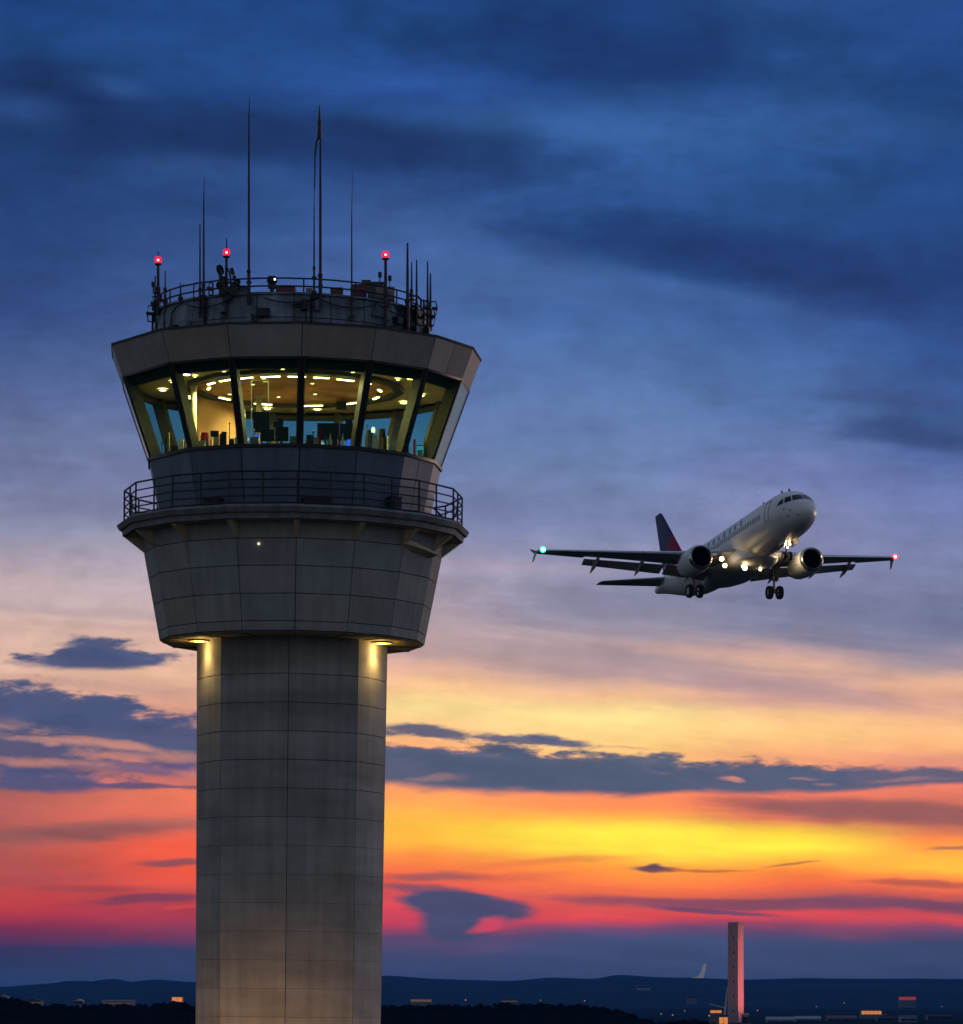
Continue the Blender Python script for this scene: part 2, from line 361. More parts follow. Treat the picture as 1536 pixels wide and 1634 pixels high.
        blob(*b, na=.75, which=billow)
    for b in ((180, 143, 50, 15, 12, '36599a', .5, .9), (22, 172, 55, 20, 15, '325493', .5, .9), (330, 265, 120, 16, 3, '35548f', .4, .8), (1220, 190, 260, 40, 4, '3a64a5', .45, .8), (900, 205, 200, 25, 4, '3a63a3', .5, .8), (900, 450, 150, 40, 10, '4f6dab', .5, .8), (1120, 465, 140, 16, 12, '4767a7', .5, .7)):
        blob(*b, na=.7, which=billow)
    # middle veils
    for b in ((1150, 985, 420, 36, 4, '7f80a0', .55, .7), (1410, 985, 220, 34, 3, '6c779c', .6, .7), (960, 1050, 320, 26, 4, 'a6929b', .6, .7), (1180, 1090, 220, 17, 6, 'b3949a', .6, .7), (1330, 1120, 160, 12, 4, 'c79a94', .5, .7),
              (1210, 1048, 170, 9, 6, 'ecb89e', .45, .9), (120, 760, 260, 26, 5, '666f9f', .45, .8), (120, 800, 180, 22, 4, '747aa6', .4, .8), (140, 975, 170, 8, 5, 'b59ea8', .6, .7), (200, 1000, 150, 6, 3, 'c4a3a2', .5, .7),
              (850, 820, 300, 26, 3, '6f7cae', .4, .8), (1380, 770, 260, 22, 4, '6273ae', .4, .8), (800, 905, 160, 12, 4, 'b0a0b6', .5, .8), (170, 1095, 170, 12, 6, 'c79a90', .6, .7)):
        blob(*b, na=.9, which=streak)
    # left bank and the lens shaped cloud
    for b in ((110, 1150, 280, 40, 8, '4a5578', .6, .6), (60, 1125, 200, 34, 8, '42537c', .95, .35), (230, 1165, 190, 26, 7, '47547c', .93, .4), (40, 1200, 150, 40, 2, '435078', .92, .4), (250, 1190, 150, 14, 4, '525a7e', .8, .5), (60, 1243, 130, 15, 1, '4c527c', .92, .4), (230, 1222, 90, 8, 4, '4d547f', .75, .5), (290, 1212, 60, 12, 8, '46517f', .85, .5), (200, 1247, 110, 4, 1, '574f76', .8, .5)):
        blob(*b, na=1.25, flat=True)
    for b in ((150, 1052, 122, 15, 0, '41507a', .97, .3), (165, 1038, 62, 17, 5, '42517c', .97, .35), (215, 1046, 50, 10, 12, '4d5981', .8, .5)):
        blob(*b, na=1.0, flat=True)
    for b in ((150, 1186, 90, 5, 4, 'c98a7c', .7, .9), (60, 1180, 60, 4, 3, 'b88a84', .5, .9), (215, 1192, 100, 5, 5, 'd08e7c', .7, .9), (90, 1216, 80, 5, 2, 'd08a78', .7, .9), (270, 1205, 60, 5, 2, 'cf8a78', .6, .9)):
        blob(*b, na=2.0)
    # right bank
    for b in ((690, 1226, 260, 36, 1, '4a5874', .98, .26), (900, 1229, 220, 32, 2, '4a5773', .98, .26), (1130, 1238, 240, 22, 1, '4b5874', .97, .3), (1390, 1242, 260, 14, 0, '4f5975', .95, .35), (1020, 1214, 70, 14, 2, '4d5b76', .95, .3), (1240, 1232, 80, 12, 0, '4e5a75', .9, .35)):
        blob(*b, na=.85, flat=True)
    for b in ((680, 1170, 66, 9, 4, '545b79', .95, .4), (855, 1180, 85, 7, 4, '545b79', .95, .4), (870, 1176, 28, 8, 0, '535a79', .9, .4), (1000, 1190, 40, 3, 4, 'd59a80', .6, .6)):
        blob(*b, na=1.1)
    for b in ((1160, 1240, 12, 2, 4, 'e8937a', .6, .9), (1178, 1243, 9, 1.6, 4, 'e8937a', .5, .9), (1270, 1241, 14, 1.6, 0, 'b4807c', .5, .9), (1305, 1246, 12, 1.6, 0, 'b4807c', .5, .9), (690, 1247, 40, 3.5, -6, 'a07a7e', .6, .9), (1430, 1246, 55, 2.5, 0, 'a8787c', .5, .9), (760, 1205, 50, 4, 4, '62657f', .5, .9)):
        blob(*b, na=2.0)
    # glowing band: plum streaks, small dark clouds, mushroom cloud
    for b in ((1420, 1294, 220, 20, 4, '8c5659', .85, .5), (1290, 1283, 110, 12, 3, '94595a', .7, .5), (1530, 1360, 50, 4, 0, '8a5458', .7, .6), (1320, 1445, 330, 9, 1, '6d4560', .8, .5), (1080, 1440, 190, 8, 2, '8c4a5c', .7, .6), (1130, 1454, 90, 4, 5, '5a4668', .85, .5), (1460, 1413, 90, 5, 1, 'a05048', .7, .6),
              (140, 1327, 170, 13, -3, '8a5557', .85, .6), (270, 1310, 120, 9, -3, 'b06a60', .6, .7), (290, 1376, 65, 6, -2, '8a5058', .9, .5), (235, 1438, 105, 7, -3, '84405a', .9, .5), (140, 1418, 90, 7, 2, 'a9454c', .7, .6), (60, 1400, 110, 8, 0, 'a84a4c', .5, .7), (300, 1452, 40, 3, -3, 'e24c48', .7, .6), (880, 1378, 130, 5, -4, 'e06a44', .5, .7), (780, 1402, 100, 5, -2, 'd9604a', .5, .7),
              (690, 1400, 70, 7, 0, '8d5558', .8, .6), (680, 1419, 60, 7, 2, '6e4d64', .8, .6)):
        blob(*b, na=.5, which=streak)
    for b in ((1040, 1384, 30, 3.6, 0, '5b4356', .95, .45), (1038, 1381, 12, 4.5, 0, '5b4356', .95, .5), (1110, 1386, 60, 1.6, 1, 'a8553f', .7, .8), (1240, 1381, 42, 1.8, -4, 'a8553f', .7, .8)):
        blob(*b, na=.45)
    for b in ((740, 1447, 100, 25, 5, '424a6c', .99, .22), (712, 1475, 52, 26, 0, '424a6b', .99, .25), (820, 1450, 45, 14, 8, '4c4a6c', .9, .45), (772, 1473, 36, 9, -12, 'd8455c', .85, .45), (760, 1512, 60, 9, -3, '5e4a6e', .5, .7), (1110, 1490, 110, 9, 2, '5c4669', .5, .7)):
        blob(*b, na=.28, which=streak)
    # veil texture
    ni = noise_(comb(math_('MULTIPLY', U, 11.), math_('MULTIPLY', V, 19.)), 1.3, 9, .66)
    iso = math_('MULTIPLY_ADD', ni.outputs['Fac'], 2., -1.)
    tex = math_('ADD', math_('MULTIPLY_ADD', streak, mrange(V0, .8, 1.2, .05, .16), 1.), math_('MULTIPLY', fine, .10))
    tex = math_('ADD', tex, math_('MULTIPLY', iso, mrange(V0, .9, 1.3, .20, .05)))
    tex = math_('ADD', tex, math_('MULTIPLY', billow, mrange(V0, .7, 1.15, .28, .08)))
    vs = N('ShaderNodeVectorMath'); vs.operation = 'SCALE'; L(c, vs.inputs[0]); L(tex, vs.inputs['Scale'])
    c = vs.outputs[0]
    vs = N('ShaderNodeVectorMath'); vs.operation = 'SCALE'; L(c, vs.inputs[0]); L(math_('MULTIPLY_ADD', mrange(V0, 1.0, 1.35, 0., .13), mrange(U0, .25, .7), 1.), vs.inputs['Scale']); c = vs.outputs[0]   # the glow itself
    bw = N('ShaderNodeRGBToBW'); L(c, bw.inputs[0])
    c = mix(math_('MULTIPLY', mrange(V0, .2, .6, .0, .10), mrange(V0, 1.12, .95)), c, bw.outputs[0])     # a greyer, thicker air above
    c = mix(mrange(V0, .75, .35, 0., 1.), c, (.84, .97, .98, 1), 'MULTIPLY')                                 # deeper navy towards the top
    # rest of the dome: the glow dies out sideways, dusk blue overhead and behind
    hyp = math_('SQRT', math_('ADD', math_('MULTIPLY', sx.outputs['X'], sx.outputs['X']), math_('MULTIPLY', sx.outputs['Y'], sx.outputs['Y'])))
    hyp = math_('MAXIMUM', hyp, .001)
    caz = math_('DIVIDE', sx.outputs['Y'], hyp)
    caz2 = math_('DIVIDE', math_('ADD', math_('MULTIPLY', sx.outputs['Y'], .906), math_('MULTIPLY', sx.outputs['X'], .423)), hyp)
    r = N('ShaderNodeValToRGB'); el = r.color_ramp.elements
    el[0].position = 0; el[0].color = hexlin('6e737a'); el[1].position = 1; el[1].color = hexlin('43506a')
    e = el.new(.12); e.color = hexlin('74787e'); e = el.new(.35); e.color = hexlin('687180')
    L(sx.outputs['Z'], r.inputs[0])
    side = mix(mrange(sx.outputs['Z'], .0, .45), hexlin('98a6c4'), hexlin('7686a6'))
    rest = mix(mrange(caz2, -.05, .85), r.outputs[0], side)
    front = math_('MULTIPLY', mrange(caz, .95, .9900), mrange(sx.outputs['Z'], .62, .30))
    c = mix(front, rest, c)
    # thin physical dusk sky on top
    sky = N('ShaderNodeTexSky'); sky.sky_type = 'NISHITA'; sky.sun_disc = False; sky.sun_elevation = R(1); sky.sun_rotation = R(38); sky.altitude = 100
    vs = N('ShaderNodeVectorMath'); vs.operation = 'SCALE'; L(sky.outputs[0], vs.inputs[0]); vs.inputs['Scale'].default_value = .004
    ad = N('ShaderNodeVectorMath'); ad.operation = 'ADD'; L(c, ad.inputs[0]); L(vs.outputs[0], ad.inputs[1])
    L(ad.outputs[0], bg.inputs[0]); bg.inputs[1].default_value = 1.0
build_sky()
sun = bpy.data.lights.new('sun', 'SUN'); suno = bpy.data.objects.new('sun', sun); COL.objects.link(suno)
sun.energy = .30; sun.color = (1, .62, .45); sun.angle = R(6)
saz, sel = R(38), R(2.5)
sd = Vector((math.sin(saz) * math.cos(sel), math.cos(saz) * math.cos(sel), math.sin(sel)))
suno.rotation_euler = sd.to_track_quat('Z', 'Y').to_euler(); suno.location = (60, 100, 60)

# ------------------------------------------------------------------ control tower
D = 6000 / 55.0
LEAN = .0107
tower = empty('control_tower', (-5.728, D, 0), (0, LEAN, 0))
tag(tower, 'tall concrete airport control tower with a lit glass cab and a railed balcony', 'control tower')
TM = Matrix.Translation((-5.728, D, 0)) @ Matrix.Rotation(LEAN, 4, 'Y')
def cyl(r, th, h, dx=0.):
    """r, h in tower pixels (55 to the metre), th degrees from the camera side"""
    return Vector((r / 55 * math.sin(R(th)) + dx, -r / 55 * math.cos(R(th)), CAMZ + h / 55))
def TW(p): return TM @ Vector(p)

def shell(mb, rings, thetas, gap=.016, depth=.045, bulge=0., K=1, dx=0., vsplit=(), seed=1):
    """clad a polygonal skin with panels: rings = [(r,h)...] bottom up; each facet and course is a panel with its own edges, dark joints behind"""
    rng = random.Random(seed); n = len(thetas)
    def pt(i, u, r, h, off=0.):
        t0 = thetas[i]; t1 = thetas[(i + 1) % n]
        if t1 < t0: t1 += 360
        a = cyl(r, t0, h, dx); b = cyl(r, t1, h, dx); p = a.lerp(b, u)
        if bulge:
            q = cyl(r, t0 + (t1 - t0) * u, h, dx); p = p.lerp(q, bulge)
        if off:
            c = Vector((dx, 0, p.z)); d = (p - c); d = d.normalized() * off; p = p - d
        return p
    for i in range(n):
        cuts = [0.] + ([.52] if i in vsplit else []) + [1.]
        for j in range(len(rings) - 1):
            (r0, h0), (r1, h1) = rings[j], rings[j + 1]
            mb.grid([[pt(i, k / K, r0, h0, depth) for k in range(K + 1)], [pt(i, k / K, r1, h1, depth) for k in range(K + 1)]], 1)
            gp = gap(h1) if callable(gap) else gap
            gh = gp * 55 / (h1 - h0) / 1.
            for ci in range(len(cuts) - 1):
                wlen = (pt(i, cuts[ci + 1], r0, h0) - pt(i, cuts[ci], r0, h0)).length
                gv = gap(9999) if callable(gap) else gap
                g = gv / max(wlen, .05) * (cuts[ci + 1] - cuts[ci])
                u0, u1 = cuts[ci] + g, cuts[ci + 1] - g
                def row(f, off): return [pt(i, u0 + (u1 - u0) * k / K, r0 + (r1 - r0) * f, h0 + (h1 - h0) * f, off) for k in range(K + 1)]
                f0, f1 = gh, 1 - gh
                A, B, a, b = row(f0, 0), row(f1, 0), row(f0, depth), row(f1, depth)
                t = rng.random()
                mb.grid([A, B], 0, t, smooth=bool(bulge))
                mb.grid([a, A], 0, t, False); mb.grid([B, b], 0, t, False)
                mb.face([a[0], A[0], B[0], b[0]], 0, t); mb.face([A[-1], a[-1], b[-1], B[-1]], 0, t)

SH = [1 + 45 * k for k in range(8)]
FL = [4 + 22.5 * k for k in range(16)]
CB = [-97, -73, -40.8, -17.6, 4.9, 27.4, 49.9, 72.6, 95, 119, 143, 167, 191, 215, 239]

# shaft
mb = MB()
hs = [-660]
h = 560 - 44.6 * 27
rows = []
hh = [513 - 44.6 * k for k in range(27)][::-1]
rows = [(143 + (x + 660) / 1235 * 9, x) for x in [-660] + [x for x in hh if x > -640] + [574]]
shell(mb, rows, SH, lambda h: .009 if h > 350 else (.007 if h > 280 else .0035), .04, .4, 5, seed=3)
mb.build('shaft', ['concrete', 'joint'], tower)
# flared body
mb = MB()
RF = lambda h: 211 + (h - 574) * (238 - 211) / (717 - 574)
shell(mb, [(211, 574), (RF(588.5), 588.5), (RF(630), 630), (RF(672), 672), (RF(713), 713), (RF(752), 752)], FL, .011, .04, 0, 1, seed=5)
mb.build('flared_body', ['flare', 'joint'], tower)
mb = MB()
T0 = [48 + 2.2 * k for k in range(10)]
mb.grid([[cyl(RF(724), t, 724 - .5 * (t - 48)) for t in T0], [cyl(RF(715) + 4 + .5 * (t - 48), t, 716 - .55 * (t - 48)) for t in T0], [cyl(RF(706) - 1, t, 711 - .55 * (t - 48)) for t in T0]], 0, smooth=False)
mb.build('hood', 'soffit', tower)
# soffit under the flare
mb = MB()
ring_o = [cyl(210, t, 573.4) for t in FL]; ring_i = [cyl(140, t, 571) for t in FL]; ring_o2 = [cyl(206, t, 571) for t in FL]
mb.grid([ring_o, ring_o2], 0, smooth=False, close=True); mb.grid([ring_o2, ring_i], 0, smooth=False, close=True)
for t in FL:
    a = cyl(206, t, 570.6); b = cyl(153, t, 570.6)
    mb.tube([a, b], .012, 4, 1)
mb.build('soffit', ['soffit', 'joint'], tower)
def soffit_light(th, r):
    p = cyl(r, th, 571)
    f = MB(); f.revolve([(0, .16), (.0, .30), (.05, .30), (.05, .22), (0, .20)], p + Vector((0, 0, -.05)), (0, 0, 1), 20)
    o = f.build('soffit_light', 'bracket', tower)
    l = MB(); l.ball(p + Vector((0, 0, -.04)), .16, 0, 16, 6, (1, 1, .2)); l.build('lens', 'floodlens', o)
    pl = bpy.data.lights.new('soffit_glow', 'POINT'); po = bpy.data.objects.new('soffit_glow', pl); COL.objects.link(po); po.parent = tower; po.location = p + Vector((0, 0, -.26))
    pl.energy = 16; pl.color = (1, .66, .20); pl.shadow_soft_size = .08
    sp = bpy.data.lights.new('soffit_lamp', 'SPOT'); so = bpy.data.objects.new('soffit_lamp', sp); COL.objects.link(so)
    sp.energy = 75; sp.color = (1, .66, .20); sp.spot_size = R(130); sp.spot_blend = 1; sp.shadow_soft_size = .10
    so.parent = tower; so.location = p + Vector((0, 0, -.22))
    c = Vector((p.x, p.y, 0)).normalized()
    so.rotation_euler = (Vector((0, 0, -1)) - c * .08).to_track_quat('-Z', 'Y').to_euler()
soffit_light(-64, 160); soffit_light(65, 160)
# small wall lamp on the flare
mb = MB(); p = cyl(RF(704) * .985 + 1.5, -10.2, 704); mb.ball(p, .032, 0, 10, 6)
o = mb.build('wall_lamp', 'lampw', tower)

# lower wall of the cab, fascia, roof
mb = MB(); shell(mb, [(213, 752), (234, 853)], CB, .014, .04, 0, 1, vsplit=(6,), seed=8)
mb.build('cab_wall', ['bluewall', 'joint'], tower)
mb = MB(); shell(mb, [(279.5, 984), (297, 1031)], CB, .012, .04, 0, 1, vsplit=(6,), seed=9)
mb.build('fascia', ['fascia', 'joint'], tower)
mb = MB()
mb.grid([[cyl(298, t, 1030.5) for t in CB], [cyl(298.5, t, 1034) for t in CB], [cyl(289, t, 1035) for t in CB], [cyl(180, t, 1036) for t in CB]], 0, smooth=False, close=True)
mb.fan([cyl(180, t, 1036) for t in CB])
mb.build('roof', 'roofdark', tower)
# sill and head frame
mb = MB()
mb.grid([[cyl(233, t, 852) for t in CB], [cyl(237, t, 853) for t in CB], [cyl(237.5, t, 858) for t in CB], [cyl(228, t, 859) for t in CB], [cyl(222, t, 856) for t in CB], [cyl(214, t, 853) for t in CB]], 0, smooth=False, close=True)
mb.build('window_sill', 'mulout', tower)
mb = MB()
mb.grid([[cyl(279.5, t, 985) for t in CB], [cyl(279, t, 981) for t in CB], [cyl(272, t, 980.5) for t in CB]], 0, smooth=False, close=True)
mb.grid([[cyl(272, t, 980.5) for t in CB], [cyl(264, t, 968) for t in CB], [cyl(259, t, 968) for t in CB], [cyl(258, t, 976) for t in CB]], 1, smooth=False, close=True)
mb.build('window_head', ['mulout', 'head'], tower)
# ceiling and floor
mb = MB()
mb.grid([[cyl(280, t, 982) for t in CB], [cyl(176, t, 982) for t in CB]], 0, smooth=False, close=True)
mb.grid([[cyl(176, t, 982) for t in CB], [cyl(174, t, 976) for t in CB], [cyl(160, t, 976) for t in CB], [cyl(158, t, 981) for t in CB]], 2, smooth=False, close=True)
mb.fan([cyl(158, t, 981) for t in CB], 1)
mb.build('ceiling', ['ceiling', 'ceilwood', 'head'], tower)
mb = MB(); mb.fan([cyl(216, t, 812) for t in CB]); mb.build('cab_floor', 'floor', tower)
# mullions and panes
RG = lambda h: 234 + (h - 856) * 45 / 126.
for i, t in enumerate(CB):
    a = cyl(RG(856), t, 856); b = cyl(RG(983), t, 983)
    up = (b - a).normalized(); rad = Vector((math.sin(R(t)), -math.cos(R(t)), 0)); tan = up.cross(rad).normalized(); rad = tan.cross(up).normalized() * (1 if tan.cross(up).dot(rad) > 0 else -1)
    mb = MB()
    def prism(r0, r1, w0, w1, mt):
        q = []
        for e in (a, b):
            q.append([e + rad * r0 - tan * w0, e + rad * r0 + tan * w0, e + rad * r1 + tan * w1, e + rad * r1 - tan * w1])
        mb.grid(q, mt, smooth=False, close=True)
    if abs(t) < 70 or abs(t) > 110: prism(-.02, .03, .07, .06, 1)
    else: prism(-.02, .012, .035, .03, 1)
    prism(-.34, -.024, .085, .105, 0)
    mb.build('mullion', ['mullion', 'mulout'], tower)
    t2 = CB[(i + 1) % len(CB)]
    if t2 < t: t2 += 360
    pts = []
    for off in (0, -.024):
        q = []
        for (tt, other) in ((t, t2), (t2, t)):
            for hh_ in (858, 982):
                p = cyl(RG(hh_), tt, hh_); o_ = cyl(RG(hh_), other, hh_); p = p + (o_ - p).normalized() * .04
                c = Vector((0, 0, p.z)); p = p + (p - c).normalized() * off
                q.append(p)
        pts.append(q)
    mb = MB(); A, B = pts
    mb.face([A[0], A[2], A[3], A[1]]); mb.face([B[0], B[1], B[3], B[2]])
    for p_, q_ in ((0, 1), (1, 3), (3, 2), (2, 0)): mb.face([A[p_], A[q_], B[q_], B[p_]])
    mb.build('window_pane', 'pane', tower)

# balcony
bal = empty('balcony'); bal.parent = tower
NB = FL
mb = MB()
prof = [(205, 757), (262, 757), (266, 760), (276, 760), (281, 756), (277.5, 748.5), (272, 748), (272.5, 747.4), (271.5, 739), (266, 738), (236, 739)]
mb.grid([[cyl(r, t, h) for t in NB] for r, h in prof[:6]], 0, smooth=False, close=True)
mb.grid([[cyl(r, t, h) for t in NB] for r, h in prof[5:7]], 1, smooth=False, close=True)  # floodlight on the lip's underside put into its yellowish colour
mb.grid([[cyl(r, t, h) for t in NB] for r, h in prof[6:10]], 0, smooth=False, close=True)
mb.grid([[cyl(r, t, h) for t in NB] for r, h in prof[9:]], 1, smooth=False, close=True)
slab = mb.build('slab', ['slab', 'soffit'], bal)
for t in NB:
    mb = MB()
    a, b, c = cyl(267, t, 737.6), cyl(237.5, t, 738.6), cyl(RF(715), t, 715)
    tan = Vector((math.cos(R(t)), math.sin(R(t)), 0)) * .03
    mb.grid([[a - tan, a + tan], [c - tan, c + tan]], 0, smooth=False); mb.grid([[b - tan, b + tan], [a - tan, a + tan]], 0, smooth=False)
    mb.face([a - tan, b - tan, c - tan]); mb.face([a + tan, c + tan, b + tan])
    tn = Vector((math.cos(R(t)), math.sin(R(t)), 0)) * .08
    up = Vector((0, 0, .02))
    mb.face([a - tn - up, a + tn - up, c + tn - up, c - tn - up]); mb.face([a - tn, c - tn, c + tn, a + tn])
    mb.build('bracket', 'bracket', bal)
rail = MB()
for t in NB:
    for tt in (t, t + 11.25):
        rr = 269 if tt == t else 269 * math.cos(R(11.25))
        rail.tube([cyl(rr, tt, 757), cyl(rr, tt, 811)], .028, 6); rail.box(cyl(rr, tt, 758.5), (.14, .14, .05))
for hh_ in (811, 798.5, 786, 773.5, 763):
    pts = [cyl(269, t, hh_) for t in NB]; pts.append(pts[0])
    for k in range(len(NB)): rail.tube([pts[k], pts[k + 1]], .021 if hh_ < 811 else .027, 6, cap=False)
rail.build('railing', 'dark', bal)
# clutter on the balcony: hose, conduit, cable tray
def cable(pts, r):
    mb = MB(); mb.tube(pts, r, 6); mb.build('cable', 'dark', bal)
cable([cyl(258, -84 + 4 * k, 760 + 14 * math.exp(-((k - 1) ** 2) / 2)) for k in range(8)], .03)
cable([cyl(260, -78, 786), cyl(263, -66, 766), cyl(262, -58, 762)], .03)
cable([cyl(262, 60 + 5 * k, 762 + 3 * (k - 2) ** 2 * .9) for k in range(7)], .03)
cable([cyl(256, 40, 762), cyl(258, 52, 764), cyl(257, 66, 762)], .04)
for t, w, hgt in ((-30, .5, .3), (12, .8, .28), (46, .3, .5)):
    p = cyl(228, t, 757)
    mb = MB(); mb.box(p + Vector((0, 0, hgt / 2 + .02)), (w, .3, hgt), rot=Matrix.Rotation(R(t), 3, 'Z')); mb.box(p + Vector((0, 0, hgt + .04)), (w * 1.06, .34, .04), rot=Matrix.Rotation(R(t), 3, 'Z'))
    o = mb.build('duct_box', 'dark', bal)

# roof upstand with seams, raised rim, low hump and top railing
RDX = -.13
UP = [4 + 15 * k for k in range(24)]
mb = MB(); shell(mb, [(221, 1041), (221, 1054), (216, 1090)], UP, .012, .03, .5, 2, dx=RDX, seed=12)
mb.grid([[cyl(226, t, 1037, RDX) for t in UP], [cyl(227, t, 1041, RDX) for t in UP], [cyl(219, t, 1044, RDX) for t in UP]], 0, smooth=False, close=True)
mb.grid([[cyl(217, t, 1089.5, RDX) for t in UP], [cyl(220, t, 1090, RDX) for t in UP], [cyl(220, t, 1093, RDX) for t in UP], [cyl(208, t, 1093.5, RDX) for t in UP], [cyl(206, t, 1080, RDX) for t in UP], [cyl(150, t, 1085, RDX) for t in UP], [cyl(90, t, 1096, RDX) for t in UP], [cyl(30, t, 1101, RDX) for t in UP]], 0, smooth=False, close=True)
mb.fan([cyl(30, t, 1101, RDX) for t in UP])
for k in range(0, 24, 3):
    t = UP[k] + 7
    mb.box(cyl(221.5, t, 1066, RDX), (.06, .05, .85), 1, Matrix.Rotation(R(t), 3, 'Z'))
mb.build('roof_parapet', ['roofmetal', 'joint'], tower)
rail = MB()
for k in range(16):
    t = 8 + 22.5 * k
    rail.tube([cyl(214, t, 1090, RDX), cyl(214, t, 1115, RDX)], .024, 6)
for hh_ in (1115, 1103):
    pts = [cyl(214, 10 * k, hh_, RDX) for k in range(37)]
    rail.tube(pts, .024, 6, cap=False)
for t in (-40, -48, 70, 78):
    rail.tube([cyl(222, t, 1085, RDX), cyl(222, t, 1110, RDX), cyl(216, t, 1116, RDX)], .02, 6)
rail.build('roof_railing', 'dark', tower)

# ------------------------------------------------------------------ antennas on the roof (one thing each)
def depth_at(dxpx, r): return D - math.sqrt(max(r * r - dxpx * dxpx, 0)) / 55
def whip(px, ytop, ybot, rad, label, thin=None, r=226, back=False):
    d = depth_at(px - 463, r) if not back else D + .5
    rad *= .82
    base = sight(px, ybot, d); top = sight(px, ytop, d); H = top.z - base.z
    root = empty('whip_antenna', base); tag(root, label, 'antenna', 'whip antennas around the tower roof')
    mb = MB(); hb = min(.9, H * .3)
    mb.tube([(0, 0, 0), (0, 0, hb)], rad * 1.3, 8); mb.revolve([(hb - .04, rad * 1.3), (hb, rad * 1.75), (hb + .06, rad * 1.75), (hb + .08, rad)], (0, 0, 0), (0, 0, 1), 8)
    mb.box((0, .07, .15), (.14, .14, .05)); mb.box((0, .07, hb * .7), (.14, .14, .05))
    mb.build('mast_base', 'mast', root)
    m2 = MB(); m2.tube([(0, 0, hb), (.0, 0, H * .6), (0, 0, H)], [rad, rad * .85, rad * .55], 7); m2.build('rod', 'mast', root)
    if thin:
        m3 = MB(); H2 = sight(px, thin, d).z - base.z
        m3.tube([(0, 0, H), (.02, 0, H2)], [rad * .5, rad * .2], 6); m3.build('tip', 'mast', root)
    return root
whip(319, 358, 508, .034, 'shorter of the two close dark rods left of the dish mast')
whip(325, 316, 508, .040, 'taller dark rod with a hair-thin tip left of the dish mast', 283)
whip(397, 185, 486, .045, 'very tall dark whip antenna left of centre, tallest on the roof', 155)
whip(501, 325, 474, .030, 'thin rod close beside the tall twin-tipped antenna', 238)
tt = whip(511, 215, 492, .052, 'tall dark antenna right of centre with a thick clustered tip')
whip(561, 343, 514, .032, 'single slender whip antenna alone left of the right red beacon', 272)
whip(650, 388, 523, .058, 'thickest and tallest rod of the cluster at the right roof edge')
whip(656.5, 418, 486, .036, 'thin rod just right of the thickest rod at the roof edge')
whip(664.5, 415, 526, .044, 'rod in the middle of the right cluster with a reddish top')
whip(682, 417, 527, .042, 'reddish topped rod of the outermost pair on the right')
whip(686.5, 436, 528, .046, 'shorter outermost rod at the far right of the roof')
whip(263.5, 432, 492, .030, 'thin short rod just right of the left red beacon')
whip(247.5, 441, 500, .040, 'short thick rod just left of the left red beacon')
whip(288, 452, 484, .034, 'stubby rod on the left curve of the roof railing')
# thick tip with its loop on the tall antenna
d = depth_at(511 - 463, 226); b0 = sight(511, 492, d)
mb = MB()
q = lambda x, y: sight(x, y, d) - b0
mb.revolve([(0, .03), (.1, .07), (.3, .045), (.45, .06), (.6, .03), (.95, .012)], q(509.5, 222), (0, 0, 1), 8)
mb.tube([q(509, 218), q(504.5, 228), q(502.5, 250), q(502, 300)], [.04, .03, .025, .016], 6); mb.tube([q(509, 205), q(509.8, 188)], [.04, .01], 6)
mb.build('tip', 'mast', tt)
# little hook on the tallest
d = depth_at(397 - 463, 226); b0 = sight(397, 486, d)

def beacon(px, ylamp, ybot, label, tip=0, arms=()):
    d = depth_at(px - 463, 224); base = sight(px, ybot, d); H = sight(px, ylamp, d).z - base.z
    root = empty('obstruction_beacon', base); tag(root, label, 'beacon light', 'red obstruction beacons on the tower roof')
    mb = MB(); mb.tube([(0, 0, 0), (0, 0, H * .55), (0, 0, H - .13)], [.06, .045, .04], 8); mb.revolve([(H - .16, .04), (H - .14, .10), (H - .10, .10), (H - .09, .05)], (0, 0, 0), (0, 0, 1), 10)
    if tip: mb.tube([(0, .06, H - .1), (0, .06, H + tip)], [.03, .015], 6)
    for (hz, x, y) in arms:
        mb.tube([(0, 0, hz), (x, y, hz), (x, y, hz + .22)], .022, 6); mb.box((x, y, hz + .26), (.1, .1, .14))
    mb.box((0, 0, H * .45), (.14, .16, .16)); mb.box((.06, -.05, H * .3), (.12, .1, .2))
    mb.build('mast', 'mast', root)
    g = MB(); g.ball((0, 0, H), .105, 0, 20, 14, (1, 1, 1.05)); go = g.build('lamp_globe', 'redglobe', root)
    b = MB(); b.ball((0, 0, H), .036, 0, 12, 8); b.build('bulb', 'bulb', go)
    return root
beacon(252.3, 415, 503, 'red beacon on the left rim above clustered short rods', .24, ((.45, .20, 0), (.62, -.14, 0)))
beacon(361.3, 403, 510, 'red beacon whose mast carries small dishes and a curved arm', .42, ((.9, .22, 0), (1.05, -.18, 0)))
beacon(615, 406.5, 521, 'red beacon on the right beside the dark equipment boxes', 0, ((1.2, -.16, 0), (1.1, .12, 0)))

